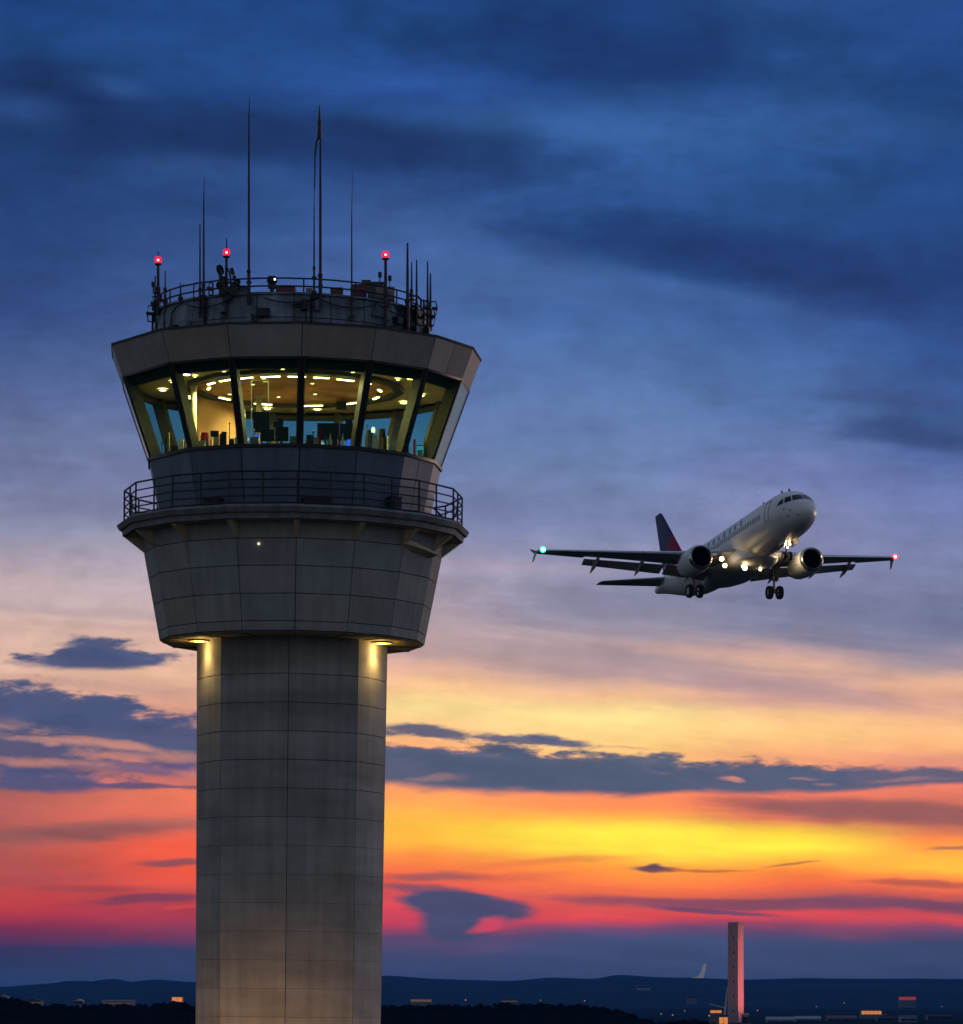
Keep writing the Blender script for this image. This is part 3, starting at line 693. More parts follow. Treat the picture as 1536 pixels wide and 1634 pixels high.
def dish(px, py, rx, tilt, label, mast_to, ry=None, r=222):
    d = depth_at(px - 463, r) - .15; p = sight(px, py, d); rad = rx / 55
    root = empty('dish_antenna', p); tag(root, label, 'dish antenna', 'small dishes by the left centre mast')
    ax = Vector((math.sin(R(tilt)) * .75, -.45, math.sin(R(tilt)) * .2)).normalized()
    mb = MB(); mb.revolve([(-.12 * rad * 3, .02), (-.25 * rad, rad * .55), (0, rad), (.05, rad), (-.02, rad * .85), (-.22 * rad, rad * .4), (-.28 * rad, .01)], (0, 0, 0), ax, 16); mb.build('reflector', 'dark', root)
    q = sight(mast_to[0], mast_to[1], d) - p
    m2 = MB(); m2.tube([-ax * .05, q * .5 - ax * .03, q], .025, 6); m2.build('arm', 'mast', root)
dish(350, 431, 8, 60, 'dark oval dish highest on the left side of the beacon mast', (360, 450))
dish(350.5, 456, 6, -50, 'dark dish hanging low beside the beacon mast over the railing', (359, 452))
dish(378.5, 450.5, 4.5, 20, 'tiny round dish on a stalk right of the beacon mast', (378.5, 475))
# horn arm right of the mast
d = depth_at(361 - 463, 224) - .1; p = sight(366, 470, d)
root = empty('sector_antenna', p); tag(root, 'curved arm with a box antenna right of the beacon mast', 'antenna')
mb = MB(); qq = lambda x, y: sight(x, y, d) - p
mb.tube([qq(362, 428), qq(366, 434), qq(368, 445), qq(368, 470)], .03, 6); mb.tube([qq(362, 452), qq(368, 450)], .03, 6); mb.build('arm', 'mast', root)
mb = MB(); mb.box(qq(370.5, 433), (.1, .1, .18), rot=Matrix.Rotation(R(-15), 3, 'Y')); mb.box(qq(354, 455) + Vector((0, .1, 0)), (.18, .16, .5)); mb.box(qq(373, 462), (.26, .18, .35), rot=Matrix.Rotation(R(25), 3, 'Y')); mb.build('antenna_box', 'dark', root)

# camera dome on the railing
d = depth_at(-30, 214); p = sight(434, 466, d)
root = empty('surveillance_camera', p); tag(root, 'dark camera head with one white light on the roof railing', 'camera')
mb = MB(); mb.tube([(0, 0, -.1), (0, 0, .2)], .06, 8); mb.box((0, 0, .16), (.22, .2, .12)); mb.tube([(.02, .1, -.25), (.0, 0, .12)], .05, 6); mb.build('mount', 'mast', root)
mb = MB(); mb.ball((0, 0, .32), .15, 0, 14, 10, (1.0, 1, .85)); mb.box((0, .05, .36), (.22, .3, .14)); hd = mb.build('head', 'dark', root)
mb = MB(); mb.ball((.085, -.13, .33), .024, 0, 10, 6); mb.build('light', 'ledw', hd)

def cabinet(px0, px1, y0, y1, depth, mat, label, legs=True, dep=.6):
    a = sight(px0, y1, depth); b = sight(px1, y0, depth); w = b.x - a.x; hgt = b.z - a.z
    root = empty('equipment_cabinet', ((a.x + b.x) / 2, depth, a.z)); tag(root, label, 'equipment box', 'equipment boxes on the tower roof')
    mb = MB(); mb.box((0, dep / 2, hgt / 2), (w, dep, hgt)); mb.box((0, dep / 2, hgt + .02), (w * 1.05, dep * 1.05, .04)); mb.build('case', mat, root)
    mb = MB(); mb.box((0, -.012, hgt * .5), (w * .84, .02, hgt * .8)); mb.box((w * .3, -.03, hgt * .5), (.03, .03, .1)); mb.build('door', mat, root)
    if legs:
        for sx_ in (-1, 1):
            for yy in (.06, dep - .06):
                mb = MB(); mb.box((sx_ * (w / 2 - .05), yy, -.25), (.06, .06, .5)); mb.build('leg', 'mast', root)
    return root
M['beaconred'] = pbr('beacon_lit_red', (.16, .055, .06), .7, var=.4, scale=4)  # red beacon light on the boxes put into their base colour
M['greyg'] = pbr('grey_green', (.07, .10, .10), .6, var=.25, scale=4)
M['lilac'] = pbr('faded_lilac', (.30, .25, .30), .7, var=.25, scale=4)
cabinet(562, 584, 456, 474, D - 1.9, 'beaconred', 'dull red equipment box behind the right part of the roof railing')
cabinet(577, 591, 449, 462, D - 1.2, 'greyg', 'small grey green box on top left of the right hand pile')
cabinet(590, 612, 452, 464, D - 1.0, 'greyg', 'wide grey green unit at the top of the pile left of right beacon')
cabinet(586, 599, 461, 476, D - 2.2, 'greyg', 'blue grey box between the red box and the right beacon')
cabinet(596, 614, 461, 476, D - 1.7, 'lilac', 'pale lilac box just left of the right beacon mast')
cabinet(617, 629, 460, 478, D - 1.3, 'lilac', 'pale box with a dark top just right of the right beacon mast')
cabinet(380, 398, 458, 480, depth_at(-75, 205), 'roofmetal', 'blue grey cabinet at the roof edge right of the left dish mast', False, .4)
cabinet(527, 546, 461, 473, D - 2.0, 'beaconred', 'reddish low box behind the railing between the two thin antennas')
cabinet(488, 498, 462, 473, D - 2.4, 'lilac', 'small pale box behind the railing left of the twin antenna')
cabinet(440, 470, 459, 471, D - 2.1, 'beaconred', 'long low reddish box behind the railing right of the camera')

# junction boxes, conduits and dipoles fixed to the roof upstand
rng = random.Random(21)
for k in range(22):
    t = rng.uniform(-82, 82); h = rng.uniform(1046, 1082); rot = Matrix.Rotation(R(t), 3, 'Z')
    r_ = 221.5 - max(0, h - 1054) * .139
    if k % 2:
        mb = MB(); w_, h_ = rng.uniform(.12, .34), rng.uniform(.14, .4); c = cyl(r_ + 4.5, t, h, RDX)
        mb.box(c, (w_, .16, h_), rot=rot); mb.box(c + rot @ Vector((0, -.09, 0)), (w_ * .85, .02, h_ * .85), rot=rot)
        mb.build('junction_box', 'dark' if k % 3 else 'roofmetal', tower)
    else:
        a = [cyl(r_ + 2.2, t, 1044, RDX), cyl(r_ + 2.2, t + rng.uniform(-1, 1), h, RDX), cyl(r_ + 1.5, t + rng.uniform(-9, 9), h + rng.uniform(2, 6), RDX), cyl(218, t + rng.uniform(-10, 10), 1091, RDX)]
        mb = MB(); mb.tube(a, .022, 6); mb.build('conduit', 'dark', tower)
for t, h, l in ((78, 1088, .5), (72, 1098, .4), (66, 1078, .45), (60, 1092, .35), (-66, 1096, .4), (-72, 1084, .45), (-30, 1100, .35), (82, 1104, .4)):
    c = cyl(223, t, h, RDX); rot = Matrix.Rotation(R(t), 3, 'Z'); mb = MB()
    p = [rot @ Vector(v) + c for v in ((0, 0, -l / 2), (0, -.18, -l / 2), (.02, -.22, 0), (0, -.18, l / 2), (0, 0, l / 2))]
    mb.tube(p, .022, 6); mb.tube([p[0], p[4]], .026, 6); mb.box(rot @ Vector((0, -.12, 0)) + c, (.1, .24, .08), rot=rot); mb.build('folded_dipole', 'mast', tower)
for a0, a1, sag in ((-44, -22, 9), (-8, 12, 7), (14, 38, 10), (40, 62, 8)):
    mb = MB(); mb.tube([cyl(224, a0 + (a1 - a0) * k / 10, 1083 - sag * (1 - (k / 5 - 1) ** 2), RDX) for k in range(11)], .02, 6); mb.build('cable', 'dark', tower)

# ------------------------------------------------------------------ inside the cab
# ceiling lights
n = 0
def ceil_strip(r, th, w, name='strip_light', mat='lamp', l=.12, label=None, group=None):
    p = TW(cyl(r, th, 974.5)); root = empty(name, p, (0, 0, R(th)))
    tag(root, label, 'ceiling light', group)
    mb = MB(); mb.box((0, 0, .03), (w + .05, l + .05, .05)); mb.build('housing', 'cream', root)
    mb = MB(); mb.box((0, 0, -.006), (w, l, .02)); mb.build('diffuser', mat, root)
    return root
for k, (th, w_) in enumerate(((-60, .4), (-44, .5), (-28, .42), (-12, .55), (4, .5), (19, .45), (35, .55), (52, .35), (80, .35), (112, .4), (140, .6), (172, .7), (205, .55), (238, .5), (281, .35))):
    ceil_strip(148 if k < 8 else 138, th, w_, 'strip_light', 'lamp', .07, 'warm strip light of the inner ring under the cab ceiling', 'strip lights in the inner ceiling ring')
def downlight(r, th, big=1.):
    p = TW(cyl(r, th, 981)); root = empty('downlight', p); tag(root, 'warm round downlight of the outer ring near the sloping windows', 'ceiling light', 'downlights in the outer ceiling ring')
    mb = MB(); mb.revolve([(-.03, .09 * big), (-.03, .15 * big), (0, .15 * big)], (0, 0, 0), (0, 0, 1), 14); mb.build('trim_ring', 'cream', root)
    mb = MB(); mb.ball((0, 0, -.01), .12 * big, 0, 14, 6, (1, 1, .3)); mb.build('lens', 'lampd', root)
    return root
for k in range(16):
    downlight(206 + (k * 7 % 3 - 1) * 9, 15 + 22.5 * k, 1. + .15 * ((k * 5) % 3 - 1))
for r_, th in ((60, 30), (75, -60), (60, 150), (90, 200), (188, -33), (190, 31), (186, -3), (192, 60), (110, 20), (105, -25), (120, 120), (125, -120), (185, -55)): 
    downlight(r_, th, .6)['label'] = 'small spot light in the timber middle of the cab ceiling'
# lamps inside four of the ceiling fittings
for th in (0, 90, 180, 270):
    al = bpy.data.lights.new('cab_lamp', 'AREA'); ao = bpy.data.objects.new('cab_lamp', al); COL.objects.link(ao)
    al.energy = 140; al.color = (1, .58, .20); al.shape = 'DISK'; al.size = .5
    ao.location = TW(cyl(140, th + 20, 968))

DESK = CAMZ + 850 / 55
# console desk ring in segments
for i, (a0, a1) in enumerate(((-71, -43), (-40, -20), (-18, 3), (6, 25), (29, 47), (51, 71))):
    mid = (a0 + a1) / 2
    ths = [a0 + (a1 - a0) * k / 4 for k in range(5)]
    root = empty('console_desk', TW(cyl(195, mid, 812)))
    off = root.location
    lab = ['leftmost console desk under the first window from the left', 'console desk in front of the peach wall', 'console desk below the narrow monitors, left of the centre mullion', 'console desk below the widest pair of monitors', 'console desk with papers and a lamp right of the wide monitors', 'rightmost console desk under the last front window'][i]
    tag(root, lab, 'desk', 'console desks along the cab windows')
    mb = MB()
    top = [[TW(cyl(r, t, h)) - off for t in ths] for r, h in ((172, 851), (211, 851))]
    bot = [[p - Vector((0, 0, .045)) for p in r] for r in top]
    mb.grid([bot[0], top[0], top[1], bot[1], bot[0]], 0, smooth=False); mb.face([bot[0][0], bot[1][0], top[1][0], top[0][0]]); mb.face([top[0][-1], top[1][-1], bot[1][-1], bot[0][-1]])
    mb.build('desk_top', 'desk', root)
    mb = MB(); mb.grid([[TW(cyl(202, t, h)) - off for t in ths] for h in (812, 848)], 0, smooth=False); mb.grid([[TW(cyl(201, t, h)) - off for t in ths] for h in (812, 848)], 0, smooth=False); mb.build('modesty_panel', 'plastic', root)
    for t in (a0 + 1, a1 - 1):
        mb = MB(); mb.tube([TW(cyl(178, t, 812)) - off, TW(cyl(178, t, 848.5)) - off], .03, 6); mb.build('leg', 'plastic', root)

def spot_on_desk(px, r=200):
    d = depth_at(px - 471, r); return Vector(((px - 768) / F * d, d, DESK + .02))
def ztop(py, d): return CAMZ + (1600 - py) / F * d
def monitor(px0, px1, y0, label, r=195, screen='plastic', yb=None, lean=0):
    p = spot_on_desk((px0 + px1) / 2, r); d = p.y; w = (px1 - px0) / F * d; zt = ztop(y0, d) - p.z
    hb = (ztop(yb, d) - p.z) if yb else .12
    root = empty('monitor', p, (0, 0, R(lean))); tag(root, label, 'monitor', 'monitors on the consoles')
    mb = MB(); mb.box((0, .1, .012), (min(w * .5, .3), .2, .024)); mb.tube([(0, .1, .02), (0, .1, (hb + zt) / 2)], .025, 6); mb.build('stand', 'plastic', root)
    mb = MB(); mb.box((0, .045, (hb + zt) / 2), (w, .04, zt - hb)); mb.box((0, .015, (hb + zt) / 2), (w * .6, .04, (zt - hb) * .6)); mb.build('case', 'plastic', root)
    mb = MB(); mb.box((0, .07, (hb + zt) / 2), (w * .94, .006, (zt - hb) * .92)); mb.build('screen', screen, root)
monitor(506, 541, 675, 'left one of the widest dark pair of monitors right of centre', 196, 'blue', 702)
monitor(542, 577, 676, 'right one of the widest dark pair of monitors right of centre', 196, 'blue', 703)
monitor(415, 438, 685, 'broad low dark monitor left of the centre mullion', 196, 'teal', 704)
monitor(439, 460, 681, 'taller dark monitor just left of the centre mullion', 194, 'teal', 704)
monitor(336, 349, 687, 'small dark monitor in front of the peach wall', 190, 'plastic', 697, 12)
monitor(404, 430, 657, 'large dark display raised high behind the low monitors', 172, 'teal', 690)
monitor(444, 452, 668, 'small raised display behind the centre left monitors', 170, 'teal', 682)
def item(kind, px0, px1, y0, mat, label, cat, r=205, shape='box', yb=None):
    p = spot_on_desk((px0 + px1) / 2, r); d = p.y; w = (px1 - px0) / F * d; hgt = max(ztop(y0, d) - p.z, .05)
    root = empty(kind, p); tag(root, label, cat)
    mb = MB()
    if shape == 'box':
        mb.box((0, .08, hgt / 2), (w, .16, hgt)); mb.box((0, .08, hgt + .008), (w * 1.04, .17, .016)); mb.build('body', mat, root)
    elif shape == 'bottle':
        mb.revolve([(0, .01), (0, w / 2), (hgt * .65, w / 2), (hgt * .8, w * .22), (hgt * .94, w * .2)], (0, 0, 0), (0, 0, 1), 12); mb.build('body', mat, root)
        c = MB(); c.revolve([(hgt * .93, w * .25), (hgt, w * .25), (hgt, .002)], (0, 0, 0), (0, 0, 1), 10); c.build('cap', 'plastic', root)
    elif shape == 'cup':
        mb.revolve([(0, .005), (0, w * .4), (hgt, w / 2), (hgt, w * .44), (.03, w * .35)], (0, 0, 0), (0, 0, 1), 12); mb.build('body', mat, root)
    elif shape == 'tablet':
        rt = Matrix.Rotation(R(-20), 3, 'X'); mb.box((0, .05, hgt / 2), (w, .02, hgt), rot=rt); mb.build('case', 'plastic', root)
        s_ = MB(); s_.box((0, .036, hgt / 2), (w * .92, .008, hgt * .9), rot=rt); s_.build('screen', mat, root)
    elif shape == 'cone':
        mb.revolve([(0, w / 2), (.03, w / 2), (hgt * .6, w * .25), (hgt, .01)], (0, 0, 0), (0, 0, 1), 10); mb.build('body', mat, root)
    elif shape == 'mic':
        mb.revolve([(0, .01), (0, w * .45), (.04, w * .4), (.05, .02)], (0, 0, 0), (0, 0, 1), 10); mb.tube([(0, 0, .03), (.02, 0, hgt * .5), (w * .2, -.03, hgt)], .014, 6); mb.ball((w * .2, -.03, hgt), .03, 0, 8, 6); mb.build('body', mat, root)
    return root
item('document_box', 285, 292.5, 702, 'cream', 'cream box on the leftmost desk', 'box', 200)
item('radio_handset', 262, 267.5, 700, 'plastic', 'dark handset standing at the left end of the leftmost desk', 'handset', 208)
item('desk_microphone', 266, 272, 692, 'cream', 'pale gooseneck microphone on the leftmost desk', 'microphone', 200, 'mic')
item('keyboard_case', 273, 284, 712, 'plastic', 'low dark case beside the cream box', 'case', 206)
item('file_stack', 316, 327, 704, 'cream', 'low cream stack of files under the peach wall', 'files', 204)
item('file_box', 342, 349, 698, 'cream', 'cream box under the small monitor by the peach wall', 'box', 205)
item('radio_set', 353, 361, 690, 'plastic', 'dark upright radio set right of the peach wall', 'radio', 200)
item('paper_pile', 374, 390, 699, 'cream', 'cream papers by the mullion right of the peach wall', 'papers', 203)
item('paper_tray', 399, 412, 698, 'desk', 'tan tray between the mullion and the low monitors', 'tray', 206)
item('water_bottle', 524.5, 528.5, 690, 'cream', 'pale bottle in front of the left wide monitor', 'bottle', 212, 'bottle')
item('green_bottle', 517, 521, 690, 'green', 'green bottle in front of the left wide monitor', 'bottle', 211, 'bottle')
item('thermos', 545, 548.5, 690, 'whitep', 'white thermos in front of the right wide monitor', 'flask', 212, 'bottle')
item('tablet', 553, 560, 699, 'blue', 'small blue lit tablet below the right wide monitor', 'tablet', 211, 'tablet')
item('paper_pile', 564, 577, 702, 'cream', 'cream papers under the right end of the wide monitors', 'papers', 209)
item('paper_pile', 499, 509, 699, 'cream', 'cream papers just right of the centre mullion', 'papers', 205)
item('paper_cup', 617.5, 623, 696, 'whitep', 'white cup standing alone right of the dark chairs', 'cup', 206, 'cup')
item('tablet', 630, 643, 703, 'teal', 'teal lit tablet right of the white cup', 'tablet', 205, 'tablet')
item('tablet', 664, 676, 708, 'teal', 'teal lit tablet on the rightmost desk', 'tablet', 206, 'tablet')
item('marker_cone', 674.5, 680, 698, 'plastic', 'dark pointed cone on the rightmost desk', 'cone', 204, 'cone')
item('radio_handset', 659, 663, 702, 'red', 'dark red handset at the left of the rightmost desk', 'handset', 206)
item('hand_tool', 638, 642, 697, 'plastic', 'dark slim device behind the teal tablet', 'device', 198)
def lamp(px, y0, label, r=200):
    p = spot_on_desk(px, r); d = p.y; H = ztop(y0, d) - p.z
    root = empty('desk_lamp', p); tag(root, label, 'desk lamp', 'lit desk lamps on the consoles')
    mb = MB(); mb.revolve([(0, .005), (0, .09), (.03, .08), (.035, .01)], (0, 0, 0), (0, 0, 1), 12); mb.tube([(0, 0, .03), (-.05, .02, H * .5), (0, 0, H)], .014, 6); mb.build('stand', 'plastic', root)
    mb = MB(); mb.revolve([(H - .15, .05), (H - .07, .06), (H, .04), (H + .015, .01)], (0, 0, 0), (0, 0, 1), 12); mb.build('lamp_shade', 'lampw', root)
lamp(595.3, 682, 'tall white lit lamp between the dark chairs'); lamp(571, 671, 'small lamp above the right wide monitor', 178)
item('paper_pile', 593.5, 601, 695, 'whitep', 'stack of white papers beneath the white lamp', 'papers', 207)
def chair(px0, px1, y0, mat, label, r=168, lean=0):
    p = spot_on_desk((px0 + px1) / 2, r); d = p.y; p.z = CAMZ + 812 / 55 + .02; w = max((px1 - px0) / F * d, .3); H = ztop(y0, d) - p.z
    root = empty('office_chair', p, (0, 0, R(lean))); tag(root, label, 'chair', 'office chairs at the consoles')
    mb = MB()
    for k in range(5): mb.tube([(0, 0, .1), (.28 * math.cos(k * 1.257), .28 * math.sin(k * 1.257), .05)], .025, 6)
    mb.tube([(0, 0, .08), (0, 0, .45)], .03, 8); mb.build('base', 'plastic', root)
    mb = MB(); mb.ball((0, 0, .5), .26, 0, 14, 8, (1, 1, .22)); mb.build('seat', mat, root)
    mb = MB()
    rows = []
    for k in range(7):
        z = .62 + (H - .62) * k / 6; s_ = w / 2 * (1 - .35 * (k / 6) ** 3)
        rows.append([(s_ * math.cos(a), .22 + .05 * math.sin(a) + .05 * (k / 6), z) for a in [2 * PI * j / 12 for j in range(12)]])
    mb.grid(rows, 0, close=True); mb.face(rows[-1]); mb.face(rows[0][::-1]); mb.tube([(0, .1, .5), (0, .25, .8)], .03, 6); mb.build('backrest', mat, root)
chair(585, 593, 684, 'plastic', 'dark chair left of the tall white lamp')
chair(602, 614, 682, 'plastic', 'dark high backed chair right of the tall white lamp')
chair(318, 333, 688, 'red', 'red backed chair before the peach wall', 172)
chair(286, 298, 702, 'plastic', 'dark low chair behind the cream box at the left', 170)
chair(488, 500, 692, 'plastic', 'dark chair hidden by the centre mullion', 172)
item('telephone', 300, 306, 713, 'plastic', 'small dark telephone at the right end of the leftmost desk', 'telephone', 209)
item('desk_microphone', 255, 260, 706, 'plastic', 'dark gooseneck microphone at the far left end of the consoles', 'microphone', 212, 'mic')
item('binder', 328, 332, 698, 'green', 'green binder between the red backed chair and the small monitor', 'binder', 204)
item('binder', 350, 352.5, 693, 'red', 'thin red binder beside the dark upright radio set', 'binder', 203)
item('paper_cup', 335, 338, 702, 'whitep', 'white cup on the desk under the peach wall', 'cup', 209, 'cup')
item('desk_microphone', 362, 368, 676, 'plastic', 'tall dark gooseneck microphone right of the upright radio set', 'microphone', 196, 'mic')
item('telephone', 366, 373, 701, 'plastic', 'dark telephone left of the cream papers', 'telephone', 208)
item('desk_microphone', 401, 407, 686, 'cream', 'pale gooseneck microphone left of the low monitors', 'microphone', 204, 'mic')
item('tablet', 405, 413, 690, 'blue', 'blue lit tablet left of the low monitors', 'tablet', 198, 'tablet')
item('flight_strip_board', 462, 472, 697, 'desk', 'tan flight strip board right of the low monitors', 'board', 204)
item('water_bottle', 474, 477.5, 688, 'green', 'green bottle left of the centre mullion', 'bottle', 206, 'bottle')
item('paper_cup', 478.5, 482.5, 695, 'red', 'reddish cup just left of the centre mullion', 'cup', 207, 'cup')
item('desk_microphone', 496, 501, 690, 'plastic', 'dark gooseneck microphone right of the centre mullion', 'microphone', 208, 'mic')
item('hand_tool', 509, 512, 686, 'red', 'red handset in front of the left wide monitor', 'device', 213)
item('telephone', 530, 538, 700, 'plastic', 'dark telephone in front of the left wide monitor', 'telephone', 212)
item('paper_cup', 540, 543.5, 697, 'red', 'red cup in front of the seam of the wide monitors', 'cup', 213, 'cup')
item('desk_microphone', 582, 587, 680, 'cream', 'pale gooseneck microphone by the mullion right of the wide monitors', 'microphone', 206, 'mic')
item('binder', 608, 611, 699, 'peach', 'peach binder in front of the dark high backed chair', 'binder', 208)
item('telephone', 645, 652, 706, 'plastic', 'dark telephone right of the teal tablet', 'telephone', 208)
item('paper_pile', 622, 630, 705, 'cream', 'cream papers between the white cup and the teal tablet', 'papers', 209)
item('paper_pile', 666, 674, 719, 'cream', 'cream papers below the teal tablet on the rightmost desk', 'papers', 212)
item('water_bottle', 682, 685, 706, 'teal', 'glowing teal bottle at the right end of the rightmost desk', 'bottle', 206, 'bottle')
monitor(436, 448, 672, 'small square monitor above the low monitors, left of the centre mullion', 178, 'teal', 682)
monitor(551, 562, 668, 'small display standing above the right wide monitor', 176, 'teal', 676)
monitor(634, 645, 689, 'small angled monitor behind the teal tablet', 184, 'teal', 700, -18)
# peach wall of the stair enclosure
a = sight(316, 720, D + 1.3); b = sight(363, 720, D + 2.5); c = sight(376, 720, D + 3.1)
zt_, zb_ = TW(cyl(0, 0, 980)).z, TW(cyl(0, 0, 812)).z
root = empty('stair_enclosure', (a.x, a.y, zb_)); tag(root, 'peach plastered wall panel lit from the ceiling, with faint notices pinned on it', 'partition')
mb = MB(); hgt = zt_ - zb_
for s_, e_ in ((a, b), (b, c)):
    s2 = s_ - a; e2 = e_ - a; nrm = Vector((e2.y - s2.y, -(e2.x - s2.x), 0)).normalized() * -.12
    P = [Vector((s2.x, s2.y, 0)), Vector((e2.x, e2.y, 0))]
    Q = [x + nrm for x in P]; U3 = Vector((0, 0, hgt))
    mb.face([P[0], P[1], P[1] + U3, P[0] + U3]); mb.face([Q[1], Q[0], Q[0] + U3, Q[1] + U3]); mb.face([P[0], P[0] + U3, Q[0] + U3, Q[0]]); mb.face([P[1], Q[1], Q[1] + U3, P[1] + U3])
mb.build('panel', 'peach', root)
dv = (b - a).normalized(); nv = Vector((dv.y, -dv.x, 0))
for u, z, w, hh_ in ((.45, 1.95, .2, .02), (.7, 1.9, .3, .012), (.55, 1.65, .12, .08), (1.0, 1.6, .16, .14), (.6, 1.5, .2, .02)):
    p = dv * u + nv * .012; mb = MB(); mb.box((p.x, p.y, z), (w, .01, hh_), rot=Matrix.Rotation(math.atan2(dv.y, dv.x), 3, 'Z')); mb.build('notice', 'desk', root)
# thin framed glass screen
d = D - 2.2; a = sight(401, 700, d); b = sight(428, 606, d)
root = empty('glass_screen', (a.x, d, zb_)); tag(root, 'thin framed clear glass screen standing left of the centre mullion', 'glass screen')
mb = MB(); W = b.x - a.x; H = b.z - zb_
mb.box((0, 0, H / 2), (.025, .03, H)); mb.box((W, 0, H / 2), (.025, .03, H)); mb.box((W / 2, 0, H - .01), (W - .03, .03, .025)); mb.build('frame', 'cream', root)
mb = MB(); mb.box((W / 2, 0, H / 2), (W - .03, .012, H - .06)); mb.build('pane', 'clear', root)
# columns in the room
for px, dd, lab in ((413, 1.2, 'yellow lit column left of the centre mullion'), (309, -.6, 'pale slim column at the left edge of the peach wall')):
    p = sight(px, 700, D + dd); root = empty('column', (p.x, p.y, zb_)); tag(root, lab, 'column')
    mb = MB(); mb.revolve([(0, .13), (.05, .13), (.05, .09), (zt_ - zb_ - .06, .09), (zt_ - zb_ - .06, .13), (zt_ - zb_ - .01, .13)], (0, 0, 0), (0, 0, 1), 14); mb.build('shaft', 'cream', root)
# hanging ceiling screens near the back
for px, y0, y1, dd, lab in ((545, 640, 654, 1.8, 'small dark unit hanging from the ceiling near the back right'), (383, 655, 664, 2., 'pale hanging shade near the back windows left')):
    p0 = sight(px, (y0 + y1) / 2, D + dd); root = empty('hanging_unit', (p0.x, p0.y, zt_)); tag(root, lab, 'ceiling unit')
    zc = p0.z - zt_; mb = MB(); mb.tube([(0, 0, -.02), (0, 0, zc + .1)], .02, 6); mb.build('rod', 'plastic', root)
    mb = MB(); mb.box((0, 0, zc), (.3, .2, .24)); mb.box((0, -.11, zc), (.26, .02, .2)); mb.build('case', 'plastic' if px > 400 else 'cream', root)

# ------------------------------------------------------------------ floodlights at the tower's foot
for i, (x, y) in enumerate(((-6.5, -9.5), (4.5, -11.))):
    p = Vector((-5.728 + x, D + y, 0)); root = empty('floodlight', p)
    tag(root, ('left' if x < 0 else 'right') + ' ground floodlight aimed up at the concrete tower shaft', 'floodlight', 'floodlights at the foot of the tower')
    tgt = Vector((-5.7 + x * .12, D - 2.4, 6.5)); dr = (tgt - (p + Vector((0, 0, .5)))).normalized(); q = dr.to_track_quat('Z', 'Y').to_matrix()
    mb = MB(); mb.box((0, 0, .05), (.5, .4, .1)); mb.tube([(-.22, 0, .1), (-.22, 0, .5)], .03, 6); mb.tube([(.22, 0, .1), (.22, 0, .5)], .03, 6); mb.build('stand', 'dark', root)
    mb = MB(); mb.box((0, 0, .5), (.4, .3, .3), rot=q); hd = mb.build('head', 'dark', root)
    mb = MB(); mb.box(Vector((0, 0, .5)) + dr * .155, (.36, .26, .012), rot=q); mb.build('lens', 'floodlens', hd)
    sp = bpy.data.lights.new('flood_lamp', 'SPOT'); so = bpy.data.objects.new('flood_lamp', sp); COL.objects.link(so); so.parent = root
    so.location = Vector((0, 0, .5)) + dr * .3; so.rotation_euler = dr.to_track_quat('-Z', 'Y').to_euler()
    sp.energy = (6000, 3300)[i]; sp.color = (1, .55, .24); sp.spot_size = R(54); sp.spot_blend = 1.; sp.shadow_soft_size = .2

# ------------------------------------------------------------------ airliner
plane = empty('passenger_airplane', (27.4750, 317.735, 42.1464 + CAMZ), (.0166570, -.1198946, -1.27247))
tag(plane, 'white twin engine airliner climbing with landing gear down and lights on', 'airplane')
ST = [(-1.2, .03, .03, -.55), (-1.15, .20, .2, -.55), (-1.0, .42, .42, -.53), (-.7, .72, .70, -.49), (-.3, .98, .96, -.43), (.3, 1.27, 1.24, -.34), (1.0, 1.53, 1.50, -.22), (1.8, 1.76, 1.70, -.11), (2.8, 1.93, 1.85, -.05), (4.0, 2.04, 1.94, -.01), (5.5, 2.07, 1.975, 0), (23, 2.07, 1.975, 0), (25.5, 2.02, 1.93, .05), (28, 1.83, 1.75, .24), (30.5, 1.52, 1.45, .52), (33, 1.12, 1.08, .80), (35, .76, .74, .96), (36.5, .48, .46, 1.02), (37.4, .28, .27, 1.02), (37.6, .10, .1, 1.02)]
ST = [((4 - (4 - a) * .83) if a < 4 else a,) + t for a, *t in ST for t in [tuple(t)]]
def fus(a):
    if a <= ST[0][0]: return ST[0][1:]
    for i in range(len(ST) - 1):
        if a <= ST[i + 1][0]:
            p0, p1, p2, p3 = ST[max(i - 1, 0)], ST[i], ST[i + 1], ST[min(i + 2, len(ST) - 1)]
            h = p2[0] - p1[0]; u = (a - p1[0]) / h; o = []
            for k in (1, 2, 3):
                m1 = (p2[k] - p0[k]) / max(p2[0] - p0[0], 1e-6) * h; m2 = (p3[k] - p1[k]) / max(p3[0] - p1[0], 1e-6) * h
                lim = 3 * abs(p2[k] - p1[k]); m1 = max(-lim, min(lim, m1)); m2 = max(-lim, min(lim, m2))
                o.append((2 * u**3 - 3 * u**2 + 1) * p1[k] + (u**3 - 2 * u**2 + u) * m1 + (-2 * u**3 + 3 * u**2) * p2[k] + (u**3 - u**2) * m2)
            return tuple(o)
    return ST[-1][1:]
def fp(a, phi, off=0.):
    rz, ry, zc = fus(a); return Vector((-a, (ry + off) * math.sin(phi), zc + (rz + off) * math.cos(phi)))
def nose_pt(y, z, off=.015):
    lo, hi = ST[0][0], 6.
    for _ in range(40):
        mid = (lo + hi) / 2; rz, ry, zc = fus(mid)
        if (y / ry) ** 2 + ((z - zc) / rz) ** 2 > 1: lo = mid
        else: hi = mid
    rz, ry, zc = fus(hi); n_ = Vector((.6, y / ry ** 2, (z - zc) / rz ** 2)).normalized()
    return Vector((-hi, y, z)) + n_ * off
mb = MB()
